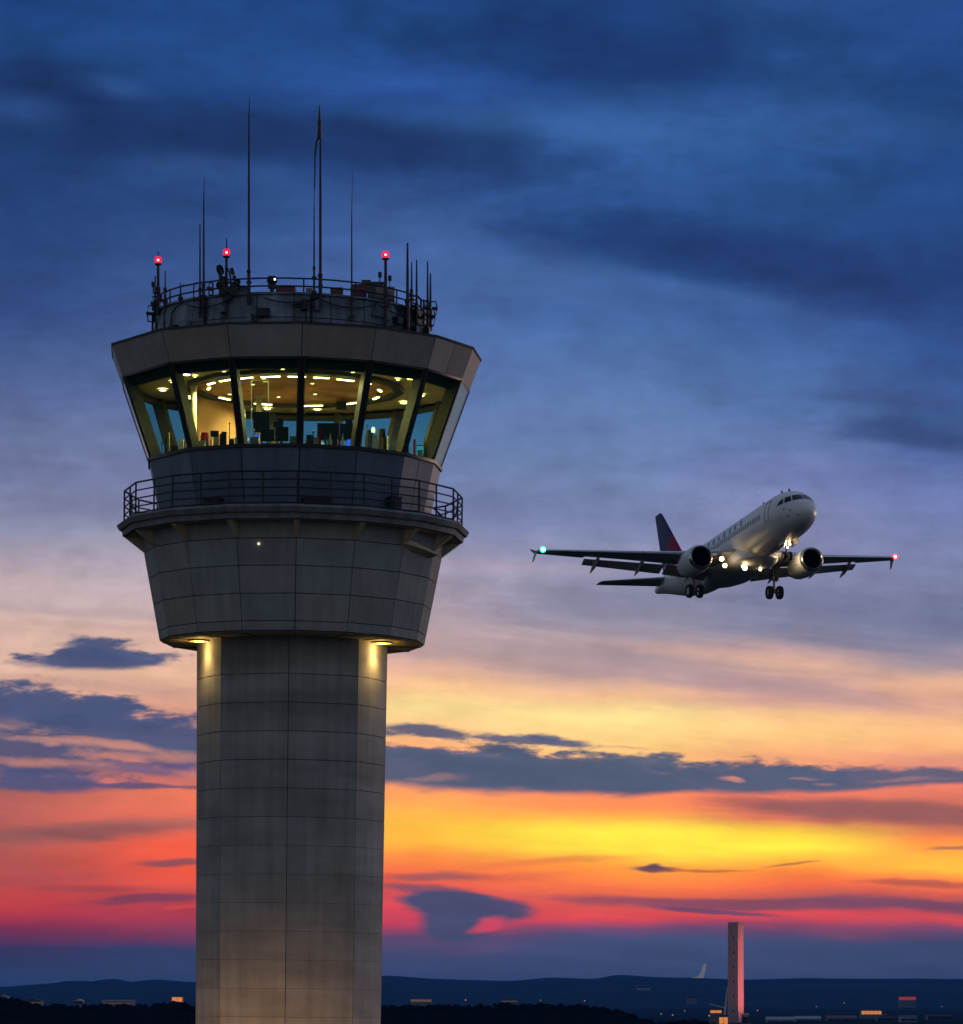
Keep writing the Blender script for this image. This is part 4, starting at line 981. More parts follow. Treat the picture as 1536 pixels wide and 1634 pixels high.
As = [ST[0][0], ST[0][0] + .01, ST[0][0] + .03, ST[0][0] + .08, ST[0][0] + .17, ST[0][0] + .3, ST[0][0] + .48, .1, .35, .6, 1, 1.5, 2, 2.6, 3.3, 4, 5, 6, 9, 12, 15, 18, 21, 23, 24.5, 26, 27.5, 29, 30.5, 32, 33.5, 35, 36, 36.8, 37.3, 37.55]
mb.grid([[fp(a, 2 * PI * k / 48) for k in range(48)] for a in As], 0, close=True); mb.face([fp(37.55, 2 * PI * k / 48) for k in range(48)], 1)
# belly fairing
rows = []
for a, w, zb, zt in ((10.2, .3, -2.0, -1.8), (11.0, 1.5, -2.3, -1.5), (12.2, 2.1, -2.5, -.9), (14, 2.3, -2.58, -.7), (17, 2.3, -2.58, -.7), (19.5, 2.15, -2.5, -.9), (21.5, 1.6, -2.3, -1.4), (23.2, .4, -2.02, -1.8)):
    zc = (zb + zt) / 2; hz = (zt - zb) / 2
    rows.append([(-a, w * math.copysign(abs(math.sin(t)) ** .75, math.sin(t)), zc + hz * math.copysign(abs(math.cos(t)) ** .75, math.cos(t))) for t in [2 * PI * k / 28 for k in range(28)]])
mb.grid(rows, 0, close=True)
fuse = mb.build('fuselage', ['acwhite', 'dark'], plane)
def patch(quad, name, mat, n_=4, off=.015, parent=fuse):
    mb = MB(); rows = []
    for i in range(n_ + 1):
        u = i / n_; r = []
        for j in range(n_ + 1):
            v = j / n_
            y = (1 - u) * ((1 - v) * quad[0][0] + v * quad[1][0]) + u * ((1 - v) * quad[3][0] + v * quad[2][0]); z = (1 - u) * ((1 - v) * quad[0][1] + v * quad[1][1]) + u * ((1 - v) * quad[3][1] + v * quad[2][1])
            r.append(nose_pt(y, z, off))
        rows.append(r)
    mb.grid(rows, 0); return mb.build(name, mat, parent)
for sg in (-1, 1):
    patch([(sg * .04, .56), (sg * .90, .52), (sg * .74, 1.08), (sg * .04, 1.12)], 'cockpit_window', 'acglass')
    patch([(sg * .98, .50), (sg * 1.40, .44), (sg * 1.20, .98), (sg * .82, 1.06)], 'cockpit_window', 'acglass')
    patch([(sg * 1.47, .43), (sg * 1.72, .40), (sg * 1.56, .72), (sg * 1.28, .96)], 'cockpit_window', 'acglass')
# cabin windows: one mesh, copied along each side
def win_mesh(sg):
    mb = MB(); a0 = 8.
    rows = [[fp(a0 + .16 * math.copysign(abs(math.cos(t)) ** .6, math.cos(t)) * q, sg * (1.43 + .132 * math.copysign(abs(math.sin(t)) ** .6, math.sin(t)) * q), .012) for t in [2 * PI * k / 10 for k in range(10)]] for q in (1, .4)]
    mb.grid(rows, 0, close=True); mb.face(rows[1]); return mb
for sg in (-1, 1):
    w0 = win_mesh(sg).build('cabin_window', 'acwin', plane)
    for k in range(34):
        o = w0 if k == 0 else w0.copy()
        if k: COL.objects.link(o)
        o.location = (8. - (6.0 + k * .53), 0, 0)
for sg in (-1, 1):
    for a0 in (4.0, 26.2):
        mb = MB()
        def dl(pts): mb.tube([fp(a, sg * p, .006) for a, p in pts], .022, 5)
        P0, P1 = .92, 1.78
        dl([(a0, P0 + (P1 - P0) * k / 8) for k in range(9)]); dl([(a0 + .85, P0 + (P1 - P0) * k / 8) for k in range(9)])
        dl([(a0 + .85 * k / 3, P0) for k in range(4)]); dl([(a0 + .85 * k / 3, P1) for k in range(4)])
        mb.build('door_seam', 'dark', plane)
# pale title strokes on the upper flank (too blurred to read in the photograph)
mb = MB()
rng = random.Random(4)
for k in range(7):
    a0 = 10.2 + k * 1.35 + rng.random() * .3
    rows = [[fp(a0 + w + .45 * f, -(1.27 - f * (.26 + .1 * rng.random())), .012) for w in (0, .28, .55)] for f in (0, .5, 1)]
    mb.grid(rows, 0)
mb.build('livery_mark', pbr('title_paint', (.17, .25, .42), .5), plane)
for a0, ph, hgt in ((5.2, 0, .45), (9.5, 0, .5), (15, 0, .4), (3.6, .0, .3)):
    p = fp(a0, ph); mb = MB(); mb.grid([[p + Vector((.2, -.02, -.02)), p + Vector((-.25, -.02, -.02))], [p + Vector((-.05, -.012, hgt)), p + Vector((-.28, -.012, hgt))]], 0, smooth=False); mb.grid([[p + Vector((.2, .02, -.02)), p + Vector((-.25, .02, -.02))], [p + Vector((-.05, .012, hgt)), p + Vector((-.28, .012, hgt))]], 0, smooth=False)
    mb.build('blade_antenna', 'dark', plane)
# nose probes and small panels
mb = MB()
for y, z in ((-1.2, -.35), (-1.28, -.75), (-.75, -.85), (-1.5, -.1)):
    p = nose_pt(y, z, .02); mb.ball(p, .06, 0, 8, 6, (1.6, 1, 1))
mb.build('probe', 'dark', plane)

AIR = [(1, .0), (.8, .035), (.55, .062), (.3, .068), (.12, .05), (.03, .026), (0, 0), (.03, -.022), (.12, -.036), (.3, -.048), (.55, -.04), (.8, -.02), (1, -.003)]
def af(sec, cut=1., lo=0.):
    y, l, t, z, th = sec; c = t - l; r = []
    for u, w in AIR:
        uu = min(u, cut); ww = w if u <= cut else w * .35 + (.012 if w >= 0 else -.006)
        r.append(Vector((-(l + uu * c), y, z + ww * th * c)))
    return r
def wing_sec(y):
    K = [(1.2, 11.9, 18.8, -1.35, 1.5), (6.3, 14.7, 19.1, -.85, 1.25), (17.1, 20.5, 22.0, .62, 1.1)]
    for i in (0, 1):
        if y <= K[i + 1][0] or i == 1:
            u = (y - K[i][0]) / (K[i + 1][0] - K[i][0]); return (y,) + tuple(K[i][k] + u * (K[i + 1][k] - K[i][k]) for k in (1, 2, 3, 4))
for sg in (-1, 1):
    mr_ = lambda p: Vector((p[0], sg * p[1], p[2]))
    mb = MB(); rows = []
    for y, cut in ((1.2, .82), (2.5, .82), (6.3, .80), (9.5, .78), (13.0, .76), (13.04, 1.), (15, 1.), (16.6, 1), (17.1, 1)):
        s_ = wing_sec(y); rows.append([mr_(p) for p in af(s_, cut)])
    mb.grid(rows, 0, close=False); mb.face(rows[-1]); mb.face(rows[0])
    for a_, b_ in zip(rows, rows[1:]): mb.face([a_[0], a_[-1], b_[-1], b_[0]])
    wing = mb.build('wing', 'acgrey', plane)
    # slats
    for y0, y1 in ((2.9, 4.6), (5.9, 9.0), (9.06, 12.0), (12.06, 14.8), (14.86, 16.7)):
        mb = MB(); rows = []
        for y in (y0, y1):
            y_, l, t, z, th = wing_sec(y); c = t - l
            rows.append([mr_(Vector((-(l - .16 + u * c), y, z - .10 + w * th * c))) for u, w in ((.10, .055), (.05, .045), (.015, .02), (0, -.004), (.012, -.022), (.05, -.03), (.05, -.0), (.10, .05))])
        mb.grid(rows, 0); mb.face(rows[0]); mb.face(rows[1]); mb.build('slat', 'acmetal', wing)
    # flaps
    for y0, y1 in ((2.2, 6.1), (6.35, 13.0)):
        mb = MB(); rows = []
        for y in (y0, y1):
            y_, l, t, z, th = wing_sec(y); c = t - l; fc = .27 * c + .25; x0 = l + .80 * c; rr = []
            for u, w in ((0, 0), (.12, .07), (.4, .075), (1, .0), (.5, -.035), (.15, -.05)):
                q = Vector((-u * fc, 0, w * fc)); q = Matrix.Rotation(R(-22), 3, 'Y') @ q
                rr.append(mr_(Vector((-x0 + q.x - .06, y, z - .20 + q.z))))
            rows.append(rr)
        mb.grid(rows, 0, close=True, smooth=False); mb.face(rows[0]); mb.face(rows[1]); mb.build('flap', 'acgrey', wing)
    for y in (4.0, 8.35, 12.0):
        y_, l, t, z, th = wing_sec(y); c = t - l; mb = MB(); Lf = 3.1 if y > 5 else 3.9
        o_ = Vector((-(l + .48 * c), y, z - .12)); dr = Vector((-1, 0, -.30)).normalized()
        rows = []
        for u, rr in ((0, .02), (.12, .17), (.35, .26), (.6, .24), (.85, .12), (1, .01)):
            rows.append([mr_(o_ + dr * (u * Lf) + Vector((0, rr * .62 * math.cos(k * PI / 5), rr * 1.1 * math.sin(k * PI / 5)))) for k in range(10)])
        mb.grid(rows, 0, close=True); mb.build('flap_track_fairing', 'acgrey', wing)
    # wing tip fence
    y_, l, t, z, th = wing_sec(17.1)
    mb = MB()
    for pts in ([(l + .6, 17.1, z), (t + .05, 17.1, z), (t + .7, 17.25, z + .5), (t + .45, 17.25, z + .5)], [(l + .7, 17.1, z), (t + .0, 17.1, z), (t + .4, 17.2, z - .7), (t + .15, 17.2, z - .7)]):
        A = [mr_(Vector((-p[0], p[1] + .03, p[2]))) for p in pts]; B = [mr_(Vector((-p[0], p[1] - .03, p[2]))) for p in pts]
        mb.face(A); mb.face(B[::-1])
        for k in range(4): mb.face([A[k], B[k], B[(k + 1) % 4], A[(k + 1) % 4]])
    mb.build('wingtip_fence', 'acgrey', wing)
    # navigation light
    c = mr_(Vector((-(wing_sec(16.85)[1] - .06), 16.85, wing_sec(16.85)[3])))
    mb = MB(); mb.ball(c, .27, 0, 14, 10); nl = mb.build('navigation_light', 'navg' if sg < 0 else 'navr', wing)
    mb = MB(); mb.ball(c, .15, 0, 12, 8); mb.build('bulb', 'navbulbg' if sg < 0 else 'navbulbr', nl)
    # engine
    o_ = Vector((-11.8, sg * 5.2, -1.8)); ax = (-1, 0, -.03)
    K = .92
    mb = MB()
    mb.revolve([(x, r_ * K) for x, r_ in ((.35, 1.20), (.6, 1.25), (1.4, 1.29), (2.4, 1.25), (3.2, 1.12), (3.9, .95), (3.92, .91), (3.3, .88), (3.0, .6))], o_, ax, 40, 0)
    eng = mb.build('engine', 'acwhite', plane)
    mb = MB(); mb.revolve([(x, r_ * K) for x, r_ in ((.36, 1.205), (.15, 1.15), (.04, 1.08), (0, 1.02), (.05, .96), (.15, .92), (.3, .905))], o_, ax, 40); mb.build('inlet_lip', 'acmetal', eng)
    mb = MB(); mb.revolve([(x, r_ * K) for x, r_ in ((.3, .905), (.6, .90), (1.15, .92))], o_, ax, 32); mb.build('inlet_duct', 'black', eng)
    mb = MB()
    for k in range(22):
        t = 2 * PI * k / 22; rows = []
        for rr, ch, tw in ((.28, .16, .5), (.6, .14, .8), (.9, .12, 1.05)):
            c1 = Vector((-1.05, rr * K * math.cos(t), rr * K * math.sin(t))); tn = Vector((0, -math.sin(t), math.cos(t)))
            rows.append([o_ + c1 + (tn * math.sin(tw) + Vector((-1, 0, 0)) * math.cos(tw)) * ch, o_ + c1 - (tn * math.sin(tw) + Vector((-1, 0, 0)) * math.cos(tw)) * ch])
        mb.grid(rows, 0)
    mb.revolve([(1.2, .92 * K), (1.2, .01)], o_, ax, 32, 0)
    mb.build('fan', 'black', eng)
    mb = MB(); mb.revolve([(.55, .01), (.7, .12), (.95, .24), (1.1, .28)], o_, ax, 20); mb.build('spinner', 'dark', eng)
    mb = MB(); mb.revolve([(3.1, .78), (3.9, .66), (4.7, .50), (5.0, .44), (4.95, .38), (4.6, .3), (5.0, .25), (5.6, .02)], o_, ax, 28); mb.build('exhaust', 'strut', eng)
    mb = MB()
    for rows in ([[(-12.6, .05, -.75), (-13.4, .14, -.60), (-16.5, .16, -.95)], [(-12.6, .05, -.95), (-13.4, .14, -1.0), (-17.0, .12, -1.7)]],):
        for s2 in (-1, 1): mb.grid([[Vector((p[0], sg * 5.2 + s2 * p[1], p[2])) for p in r_] for r_ in rows], 0)
        mb.grid([[Vector((p[0], sg * 5.2 + s2 * p[1], p[2])) for p in rows[0]] for s2 in (-1, 1)], 0); mb.grid([[Vector((p[0], sg * 5.2 + s2 * p[1], p[2])) for p in rows[1]] for s2 in (-1, 1)], 0)
    mb.build('pylon', 'acwhite', eng)
    mb = MB(); mb.box(o_ + Vector((-1.5, -sg * .95, .45)), (.25, .1, .16)); mb.box(o_ + Vector((-3.0, 0, -1.08)), (.5, .04, .2)); mb.box(o_ + Vector((-1.2, sg * -1.12, -.25)), (.2, .05, .2)); mb.build('nacelle_vent', 'dark', eng)
    # tailplane
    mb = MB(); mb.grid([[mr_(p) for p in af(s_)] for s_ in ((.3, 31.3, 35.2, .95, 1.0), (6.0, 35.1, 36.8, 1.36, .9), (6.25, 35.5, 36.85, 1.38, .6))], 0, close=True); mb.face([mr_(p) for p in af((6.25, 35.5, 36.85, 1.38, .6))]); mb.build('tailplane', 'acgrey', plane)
# fin
mb = MB(); rows = []
for z, l, t, th in ((1.3, 27.6, 35.2, .9), (2.4, 29.6, 35.5, 1.), (7.7, 34.8, 36.75, .9), (7.98, 35.25, 36.8, .7)):
    c = t - l; rows.append([Vector((-(l + u * c), w * th * c * 1.1, z)) for u, w in AIR])
for r_ in rows:
    for p, (u, w) in zip(r_, AIR): p.y = math.copysign(abs(p.y), w) if abs(w) > 0 else 0
mb.grid(rows, 0, close=True); mb.face(rows[-1]); mb.build('tail_fin', 'acfin', plane)

def gear(a, y, ztop_, zax, rw, ww, yo, name, doors, brace, lean=0.):
    g = empty(name, (0, 0, 0)); g.parent = plane
    top = Vector((-(a + lean), y, ztop_)); ax = Vector((-a, y, zax))
    mb = MB(); mid = top.lerp(ax, .55)
    mb.tube([top, mid], .15 if rw > .5 else .1, 10); mb.tube([mid, ax], .09 if rw > .5 else .06, 10); mb.tube([ax - Vector((0, yo + .1, 0)), ax + Vector((0, yo + .1, 0))], .08 if rw > .5 else .05, 8)
    mb.tube([brace, mid.lerp(top, .2)], .07 if rw > .5 else .045, 8); mb.tube([mid + Vector((-.05, 0, 0)), mid.lerp(ax, .5) + Vector((-.3, 0, 0)), ax], .04, 6)
    for k in range(4): mb.revolve([(0, .13 if rw > .5 else .085), (.05, .13 if rw > .5 else .085)], mid.lerp(ax, .1 + .2 * k), (0, 0, -1), 8)
    mb.build('strut', 'strut', g)
    for s2 in (-1, 1):
        c = ax + Vector((0, s2 * yo, 0)); h2 = ww / 2
        m2 = MB(); m2.revolve([(-h2 * .7, rw * .55), (-h2, rw * .7), (-h2 * .9, rw * .93), (-h2 * .5, rw), (h2 * .5, rw), (h2 * .9, rw * .93), (h2, rw * .7), (h2 * .7, rw * .55)], c, (0, 1, 0), 28); wo = m2.build('wheel', 'tyre', g)
        m3 = MB(); m3.revolve([(-h2 * .6, .02), (-h2 * .65, rw * .3), (-h2 * .7, rw * .56), (h2 * .7, rw * .56), (h2 * .65, rw * .3), (h2 * .6, .02)], c, (0, 1, 0), 20); m3.build('hub', 'strut', wo)
    for d_ in doors:
        mb = MB(); A = [Vector(p) for p in d_]; nn = (A[1] - A[0]).cross(A[2] - A[0]).normalized() * .04
        mb.face(A); mb.face([p + nn for p in A][::-1])
        for k in range(len(A)): mb.face([A[k], A[k] + nn, A[(k + 1) % len(A)] + nn, A[(k + 1) % len(A)]])
        mb.build('gear_door', 'acgrey', g)
    return g
for sg in (-1, 1):
    gear(17.7, sg * 3.8, -1.25, -3.55, .60, .44, .48, 'main_landing_gear', [[(-17.3, sg * 4.05, -1.2), (-18.2, sg * 4.05, -1.2), (-18.1, sg * 4.15, -2.5), (-17.4, sg * 4.15, -2.5)]], Vector((-17.4, sg * 1.9, -1.95)))
ng = gear(5.07, 0, -1.6, -3.3, .39, .24, .27, 'nose_landing_gear', [[(-3.6, -.42, -1.75), (-5.4, -.42, -1.9), (-5.3, -.62, -2.5), (-3.7, -.62, -2.4)], [(-3.6, .42, -1.75), (-5.4, .42, -1.9), (-5.3, .62, -2.5), (-3.7, .62, -2.4)]], Vector((-6.4, 0, -1.95)), .15)
def head_light(c, rad, aim, parent, name='landing_light', power=0, size=R(80)):
    c = Vector(c); aim = Vector(aim).normalized()
    mb = MB(); mb.revolve([(-rad * 1.2, rad * .3), (-rad * .6, rad * .9), (0, rad * 1.12), (.03, rad * 1.12), (.03, rad)], c, aim, 16); o = mb.build(name, 'acmetal', parent)
    mb = MB(); mb.revolve([(.0, rad), (rad * .25, rad * .8), (rad * .4, rad * .45), (rad * .46, .01)], c, aim, 16); mb.build('lens', 'landing', o)
    if power:
        sp = bpy.data.lights.new('landing_lamp', 'POINT'); so = bpy.data.objects.new('landing_lamp', sp); COL.objects.link(so); so.parent = plane
        so.location = c + aim * (rad + .25); sp.energy = power; sp.color = (1, .74, .40); sp.shadow_soft_size = .15
    return o
vw = Vector((.95, -.25, -.15))
head_light((-12.45, -3.1, -1.85), .20, vw, plane, power=12); head_light((-12.7, -2.75, -2.38), .19, vw, plane, power=12)
head_light((-12.3, -1.05, -2.66), .21, vw, plane, power=9); head_light((-11.95, -1.35, -2.60), .14, vw, plane)
head_light((-13.2, .75, -2.55), .12, vw, plane, power=5)
head_light((-11.9, 3.1, -1.75), .09, vw, plane, power=90)
for y, z, rr in ((-.16, -2.12, .085), (.16, -2.12, .085), (-.2, -2.34, .10), (.18, -2.34, .10), (-.06, -2.62, .085)):
    head_light((-4.72, y, z), rr, (.97, -.1, -.1), ng, 'taxi_light', power=2 if z == -2.62 else 0)

# ------------------------------------------------------------------ terrain
def gz(x, y):
    """height of the land"""
    k = max(0., min(1., (y - 3300) / 3500)); k = k * k * (3 - 2 * k)
    return k * (8 + 10 * noise.noise(Vector((x / 1500, y / 1800, 3.)))) + 1.5 * noise.noise(Vector((x / 300, y / 300, 1.))) * min(1, max(0, (y - 900) / 1000))
mb = MB()
ys = [-300, 0, 60, 120, 200, 350, 500, 700, 900, 1200, 1500, 1800, 2100, 2400, 2700, 3000, 3300, 3700, 4100, 4600, 5200, 5900, 6600, 7400, 8200, 9500, 12000, 16000]
rows = []
for y in ys:
    W = 500 + abs(y) * .55
    rows.append([(-W + 2 * W * k / 40, y, (gz(-W + 2 * W * k / 40, y) if y < 9000 else 0) if y > 900 else 0) for k in range(41)])
mb.grid(rows, 0); structure(mb.build('ground', 'ground'))
# far hills: crest follows the skyline seen in the photograph
crest = [(-900, 1578), (-300, 1572), (0, 1575), (86, 1570), (131, 1564.6), (159, 1567), (185, 1562), (215, 1567), (256, 1563.5), (312, 1567), (460, 1562), (613, 1558), (724, 1563.7), (821, 1566), (877, 1561), (942, 1563), (981, 1557), (1049, 1559), (1080, 1560), (1175, 1563), (1279, 1561), (1377, 1562), (1378.5, 1560.5), (1380, 1562), (1536, 1562), (1800, 1570), (2500, 1576)]
def crest_y(px):
    for (x0, y0), (x1, y1) in zip(crest, crest[1:]):
        if x0 <= px <= x1:
            u = (px - x0) / (x1 - x0); u = u * u * (3 - 2 * u); return y0 + (y1 - y0) * u
    return 1578
mb = MB(); rows = []
for j in range(15):
    u = j / 14; y = 5200 + 4300 * u; r = []
    for k in range(260):
        px = -900 + k * 3400 / 259
        prof_ = math.sin(min(u / .72, 1) * PI / 2) ** 1.3 if u < .72 else 1 - (u - .72) * 1.6
        Yc = 5200 + 4300 * .72
        H = (1600 - crest_y(px)) / F * Yc + CAMZ
        x = (px - 768) / F * Yc
        nn = noise.noise(Vector((x / 420, y / 500, 0))) * 9 * math.sin(PI * min(u / .72, 1)) + noise.noise(Vector((x / 60, y / 90, 5))) * 1.3
        r.append((x * (.75 + .25 * u / .72), y, max(H * prof_ + nn * (1 if u < .7 else .3), -4) - (6 if j == 0 else 0)))
    rows.append(r)
mb.grid(rows, 0); structure(mb.build('hills', 'hill'))

# near dark wooded ridge
def ridge_top(px):
    K = [(-400, 1590), (0, 1590), (35, 1592), (60, 1599), (130, 1601), (200, 1600), (270, 1597), (300, 1598), (320, 1602), (610, 1602), (700, 1601), (790, 1599), (900, 1600), (960, 1603), (1000, 1614), (1020, 1622), (1060, 1627), (1110, 1625), (1150, 1632), (1250, 1640), (1700, 1644)]
    for (x0, y0), (x1, y1) in zip(K, K[1:]):
        if x0 <= px <= x1: return y0 + (y1 - y0) * (px - x0) / (x1 - x0)
    return 1640
mb = MB(); rows = []
for j in range(9):
    y = 640 + 40 * j; s_ = math.sin(PI * min(j / 8, 1)) ** .7 if j else 0
    rows.append([((px - 768) / F * 800, y, max((CAMZ + (1600 - ridge_top(px)) / F * 800 - 1.4) * s_, -.6)) for px in range(-400, 1701, 15)])
mb.grid(rows, 0); structure(mb.build('hill_ridge', 'wood'))
mb = MB(); rng = random.Random(11)
ico = bmesh.new(); bmesh.ops.create_icosphere(ico, subdivisions=2, radius=1); IV = [v.co.copy() for v in ico.verts]; IF = [[v.index for v in f.verts] for f in ico.faces]; ico.free()
for k in range(2200):
    px = rng.uniform(-60, 1180); y = 800 + rng.uniform(-70, 60); top = CAMZ + (1600 - ridge_top(px)) / F * 800
    if top < 3: continue
    rr = rng.uniform(.45, 1.1); x = (px - 768) / F * y; zt2 = top * (1 - abs(y - 800) / 300) - rng.uniform(.0, .6)
    sd_ = rng.random() * 100; b = len(mb.v)
    for v in IV:
        q = v * (1 + .55 * noise.noise(v * 2.1 + Vector((sd_, 0, 0)))); mb.v.append(Vector((x + q.x * rr, y + q.y * rr, zt2 - rr * .8 + q.z * rr * .9)))
    for f in IF: mb.f.append(tuple(b + i for i in f)); mb.m.append(0); mb.t.append(.5); mb.sm.append(False)
wd = mb.build('woodland', 'wood'); wd['kind'] = 'stuff'; wd['label'] = 'nearly black treetops along the low ridge'; 

# ------------------------------------------------------------------ distant buildings
def building(px0, px1, y0, y1, Y, label, wall='housewall', roof='houseroof', lit=None, gable=False, name='building', n_win=4, litfrac=.6, dep=14):
    a = sight(px0, y1, Y); b = sight(px1, y0, Y); w = b.x - a.x; H = b.z - a.z
    root = empty(name, ((a.x + b.x) / 2, Y, a.z)); tag(root, label, 'building', 'distant buildings on the plain')
    hw = H * (.62 if gable else .9)
    mb = MB(); mb.box((0, dep / 2, hw / 2 - 4), (w, dep, hw + 8)); mb.build('wall', wall, root)
    mb = MB()
    if gable and px1 - px0 < 35:
        e = w / 2 + .4
        for yq in (-.05, dep + .05): mb.face([(-e, yq, hw), (e, yq, hw), (0, yq, H)])
        mb.face([(-e, -.4, hw), (-e, dep + .4, hw), (0, dep + .4, H + .1), (0, -.4, H + .1)]); mb.face([(e, -.4, hw), (e, dep + .4, hw), (0, dep + .4, H + .1), (0, -.4, H + .1)])
    elif gable:
        e = w / 2 + .5
        A = [(-e, -.6, hw), (e, -.6, hw), (e, dep + .6, hw), (-e, dep + .6, hw)]; r0, r1 = (-e, dep / 2, H), (e, dep / 2, H)
        mb.face([A[0], A[1], r1, r0]); mb.face([A[2], A[3], r0, r1]); mb.face([A[1], A[2], r1]); mb.face([A[3], A[0], r0]); mb.face(A)
    else: mb.box((0, dep / 2, (hw + H) / 2), (w + .8, dep + .8, H - hw))
    mb.build('roof', roof, root)
    for k in range(n_win):
        x = -w / 2 + w * (k + .5) / n_win; mb = MB(); mb.box((x, -.06, hw * .5), (w / n_win * .93, .12, hw * litfrac)); mb.build('window', lit if lit else 'acglass', root)  # orange panels stand for floodlit fronts, their light put in as glow
    return root
building(1374, 1406, 1610, 1620, 2900, 'low hall with a long orange lit front at the far right', lit='gloworange', n_win=5)
building(1434, 1461, 1588, 1597, 4300, 'small red lit building on the far slope at the right', wall='housewall', lit='litred', n_win=4, dep=10)
building(1437, 1463, 1620, 1633, 2350, 'pale blue white block nearest the bottom right corner', wall='palewall', roof='palewall', gable=False, n_win=2, litfrac=.3)
building(1224, 1267, 1622, 1634, 2300, 'long pale gabled shed right of the pink tower', wall='palewall', roof='palewall', gable=True, n_win=2, litfrac=.3)
building(1270, 1309, 1621, 1633, 2380, 'pale roofed shed between the long shed and the orange lit hall', wall='housewall', roof='palewall', gable=True, n_win=2, litfrac=.3)
building(1400, 1432, 1618, 1630, 2500, 'dark gabled house right of the orange lit hall', gable=True)
building(1480, 1520, 1618, 1629, 2600, 'dark flat roofed block at the far right edge')
building(1320, 1366, 1620, 1632, 2450, 'dark long shed left of the orange lit hall', gable=True)
building(274, 291, 1589, 1599, 1700, 'bright orange lit house on the ridge just left of the control tower', lit='gloworange', wall='housewall', n_win=2, litfrac=.8, dep=8)
building(117, 132, 1594, 1602, 1750, 'pale gabled house on the left ridge, left of the wide sheds', wall='housewall', roof='palefin', gable=True, dep=8)
building(163, 212, 1595, 1603, 1900, 'wide pale sheds in the middle of the left ridge', wall='housewall', roof='housewall', lit='litcream', n_win=6, litfrac=.25, gable=True, dep=10)
building(40, 66, 1593, 1603, 1850, 'dim brownish roofed house near the left edge', wall='housewall', roof='houseroof', lit='litcream', n_win=3, litfrac=.2, gable=True, dep=10)
building(-6, 12, 1587, 1596, 1700, 'pale bluish house cut by the left edge', wall='palewall', roof='palewall', gable=True, dep=8)
building(655, 688, 1592.5, 1599.5, 2600, 'pinkish lit house just right of the control tower', wall='housewall', roof='housewall', lit='litcream', n_win=4, litfrac=.6, dep=12)
building(800, 826, 1594, 1600, 2700, 'dim low building with faint warm windows right of centre', lit='litcream', n_win=5, litfrac=.2, dep=12)
building(1016, 1038, 1571, 1577, 6300, 'faint pale farmhouse high on the distant hillside', wall='palewall', roof='houseroof', n_win=3, dep=15)
building(1096, 1112, 1588, 1593, 5000, 'faint grey buildings on the slope left of the pink tower', wall='housewall', roof='housewall', n_win=3, dep=15)
# scattered town lights on the plain
for i, (px, py, Y) in enumerate(((1052, 1618, 2900), (1070, 1622, 2700), (1090, 1613, 3300), (1300, 1606, 3500), (1345, 1600, 3900), (1500, 1606, 3400), (1206, 1612, 3200), (1128, 1628, 2300), (860, 1596, 3000), (930, 1597, 3000), (740, 1596, 2800))):
    p = sight(px, py, Y); g0 = gz(p.x, Y); root = empty('street_lamp', (p.x, Y, g0)); tag(root, 'tiny warm street lamp far away on the dark plain', 'street lamp', 'far street lamps on the plain')
    H = max(p.z - g0, 4.); mb = MB(); mb.tube([(0, 0, -1), (0, 0, H)], .12, 6); mb.tube([(0, 0, H), (1.2, 0, H + .3)], .08, 6); mb.build('pole', 'dark', root)
    mb = MB(); mb.ball((1.2, 0, H + .2), .36, 0, 10, 6, (1, 1, .6)); mb.build('lamp_head', emit('street_glow', (1, .5, .2), 1.6) if i == 0 else bpy.data.materials['street_glow'], root)

# pink floodlit tower
YT = 1500; base = sight(1173.5, 1648, YT); base.z = -.5
root = empty('slender_tower', base, (0, 0, R(-33))); tag(root, 'slender square pink tower glowing orange at its foot, far behind at right', 'tower')
H = sight(0, 1473, YT).z - base.z
mb = MB(); W0, W1 = 4.75, 4.55
nl = 9
for k in range(nl):
    z0, z1 = H * k / nl + .06, H * (k + 1) / nl
    w0 = W0 + (W1 - W0) * k / nl; w1 = W0 + (W1 - W0) * (k + 1) / nl
    q = [[(s1 * w / 2, s2 * w / 2, z) for s1, s2 in ((-1, -1), (1, -1), (1, 1), (-1, 1))] for w, z in ((w0, z0), (w1, z1))]
    mb.grid(q, 0, random.random(), False, True)
    mb.grid([[(s1 * (w1 - .15) / 2, s2 * (w1 - .15) / 2, z) for s1, s2 in ((-1, -1), (1, -1), (1, 1), (-1, 1))] for z in (z1, z1 + .06)], 0, .2, False, True)
mb.box((0, 0, H + .2), (W1 + .25, W1 + .25, .4)); mb.build('shaft', 'pink', root)
mb = MB()
for k in range(7): mb.box((.3, -W0 / 2 - .02, H * (k + .6) / 7.6), (.5, .06, .9))
mb.build('window_slit', 'acglass', root)
mb = MB(); mb.box((0, 0, 2.2), (8, 8, 4.4)); mb.box((0, 0, 4.5), (8.6, 8.6, .3)); mb.build('plinth', 'housewall', root)
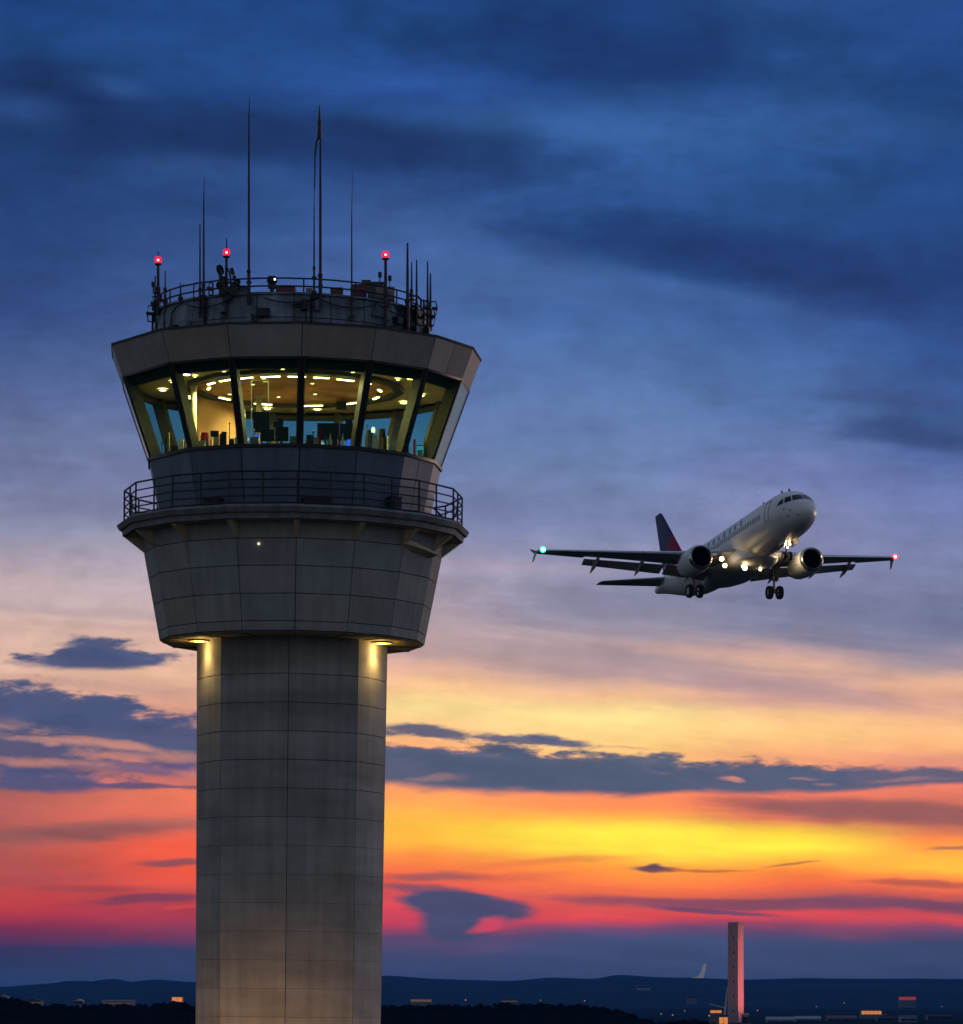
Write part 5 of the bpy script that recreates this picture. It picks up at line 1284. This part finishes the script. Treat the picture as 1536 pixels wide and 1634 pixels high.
for (dx, dy, dz, pw, col, sz) in ((3.5, -10, 4., 16000, (1, .36, .10), 60), (40, -30, 1., 130000, (1, .27, .27), 45)):
    p = base + Vector((dx, dy, dz)); ft = empty('floodlight', (p.x, p.y, 0)); tag(ft, 'orange floodlight close to the foot of the pink tower' if pw < 50000 else 'pink floodlight on a short mast before the pink tower', 'floodlight')
    mb = MB(); mb.tube([(0, 0, 0), (0, 0, dz + .5)], .1, 6); mb.build('pole', 'dark', ft)
    tg = base + Vector((0, 0, 14 if pw < 50000 else 24)) - p; tg.normalize()
    mb = MB(); mb.box((0, 0, dz + .7), (.7, .5, .5), rot=tg.to_track_quat('Z', 'Y').to_matrix()); mb.build('head', 'dark', ft)
    sp = bpy.data.lights.new('tower_flood', 'SPOT'); so = bpy.data.objects.new('tower_flood', sp); COL.objects.link(so); so.parent = ft; so.location = Vector((0, 0, dz + .7)) + tg * .8
    so.rotation_euler = tg.to_track_quat('-Z', 'Y').to_euler(); sp.energy = pw; sp.color = col; sp.spot_size = R(sz); sp.spot_blend = .8; sp.shadow_soft_size = .3
# kiosks beside it, canopy light put in as glowing front panels
building(1133, 1151, 1609, 1618, 1480, 'small canopy with an orange lit underside left of the pink tower', lit='gloworange', n_win=2, litfrac=.5, dep=5)
building(1147, 1161, 1619, 1636, 1440, 'bright orange lit kiosk at the foot of the pink tower', lit='gloworange', n_win=2, litfrac=.7, dep=4)
building(1184, 1193, 1617, 1636, 1490, 'grey annex touching the right foot of the pink tower', wall='housewall', roof='palewall', n_win=1, dep=5)
p = sight(1156, 1640, 1470); root = empty('lattice_mast', (p.x, p.y, -.5)); tag(root, 'pale slim leaning mast just left of the pink tower', 'mast')
mb = MB(); q1 = sight(1155.5, 1620, 1470) - root.location; q2 = sight(1160, 1575, 1470) - root.location; mb.tube([Vector((0, 0, 0)), q1, q2], [.45, .4, .15], 8); mb.tube([q1 + Vector((0, 0, 3)), q1 + Vector((-6, 0, 4.5))], .2, 6); mb.build('pole', 'palefin', root)
# pale aircraft tail fin, set up as a standing shape on the crest
Yf = 7900; pts = [(1092, 1561.5), (1104, 1559.5), (1113, 1558), (1118, 1551), (1120.5, 1541), (1123.5, 1537), (1126.5, 1538.5), (1126, 1546), (1123.5, 1555), (1121.5, 1562.5), (1110, 1563)]
o0 = sight(1112, 1562, Yf); mb = MB()
A = [sight(x, y, Yf) - o0 for x, y in pts]; B = [p + Vector((0, 3.5, 0)) for p in A]; C1 = sum((a for a in A), Vector()) / len(A)
mb.face(A); mb.face(B[::-1])
for k in range(len(A)): mb.face([A[k], B[k], B[(k + 1) % len(A)], A[(k + 1) % len(A)]])
sp = bpy.data.lights.new('fin_fill', 'SPOT'); so = bpy.data.objects.new('fin_fill', sp); COL.objects.link(so)  # added lamp without a fixture, brightens the pale fin
sp.energy = 30000; sp.color = (1, .95, .85); sp.spot_size = R(50); sp.shadow_soft_size = .5; so.location = o0 + Vector((12, -60, 14)); so.rotation_euler = (Vector((-10, 60, 0))).to_track_quat('-Z', 'Y').to_euler()
root = empty('hilltop_fin', o0); tag(root, 'pale upswept tail fin shape standing on the hill crest left of the pink tower', 'aircraft tail'); mb.build('fin', 'palefin', root)

# ------------------------------------------------------------------ air
m, nt, out = new_mat('haze')
pv = nt.nodes.new('ShaderNodeVolumePrincipled'); nt.links.new(pv.outputs[0], out.inputs['Volume'])
pv.inputs['Color'].default_value = (.06, .32, 1, 1); pv.inputs['Density'].default_value = 6e-5; pv.inputs['Anisotropy'].default_value = 0
mb = MB(); mb.box((0, 8200, 35), (19000, 17400, 96)); hz = mb.build('haze', m); hz['kind'] = 'stuff'; hz['label'] = 'thin blue evening haze over the plain'

# ------------------------------------------------------------------ render settings
S.render.engine = 'CYCLES'
S.cycles.use_denoising = True
S.cycles.transparent_max_bounces = 24; S.cycles.max_bounces = 7; S.cycles.diffuse_bounces = 3; S.cycles.glossy_bounces = 4; S.cycles.sample_clamp_indirect = 6
S.view_settings.view_transform = 'Standard'; S.view_settings.look = 'None'; S.view_settings.exposure = 0; S.view_settings.gamma = 1
S.cycles.use_adaptive_sampling = True; S.cycles.adaptive_threshold = .015; S.cycles.adaptive_min_samples = 10
S.world.cycles.sampling_method = 'MANUAL'; S.world.cycles.sample_map_resolution = 512
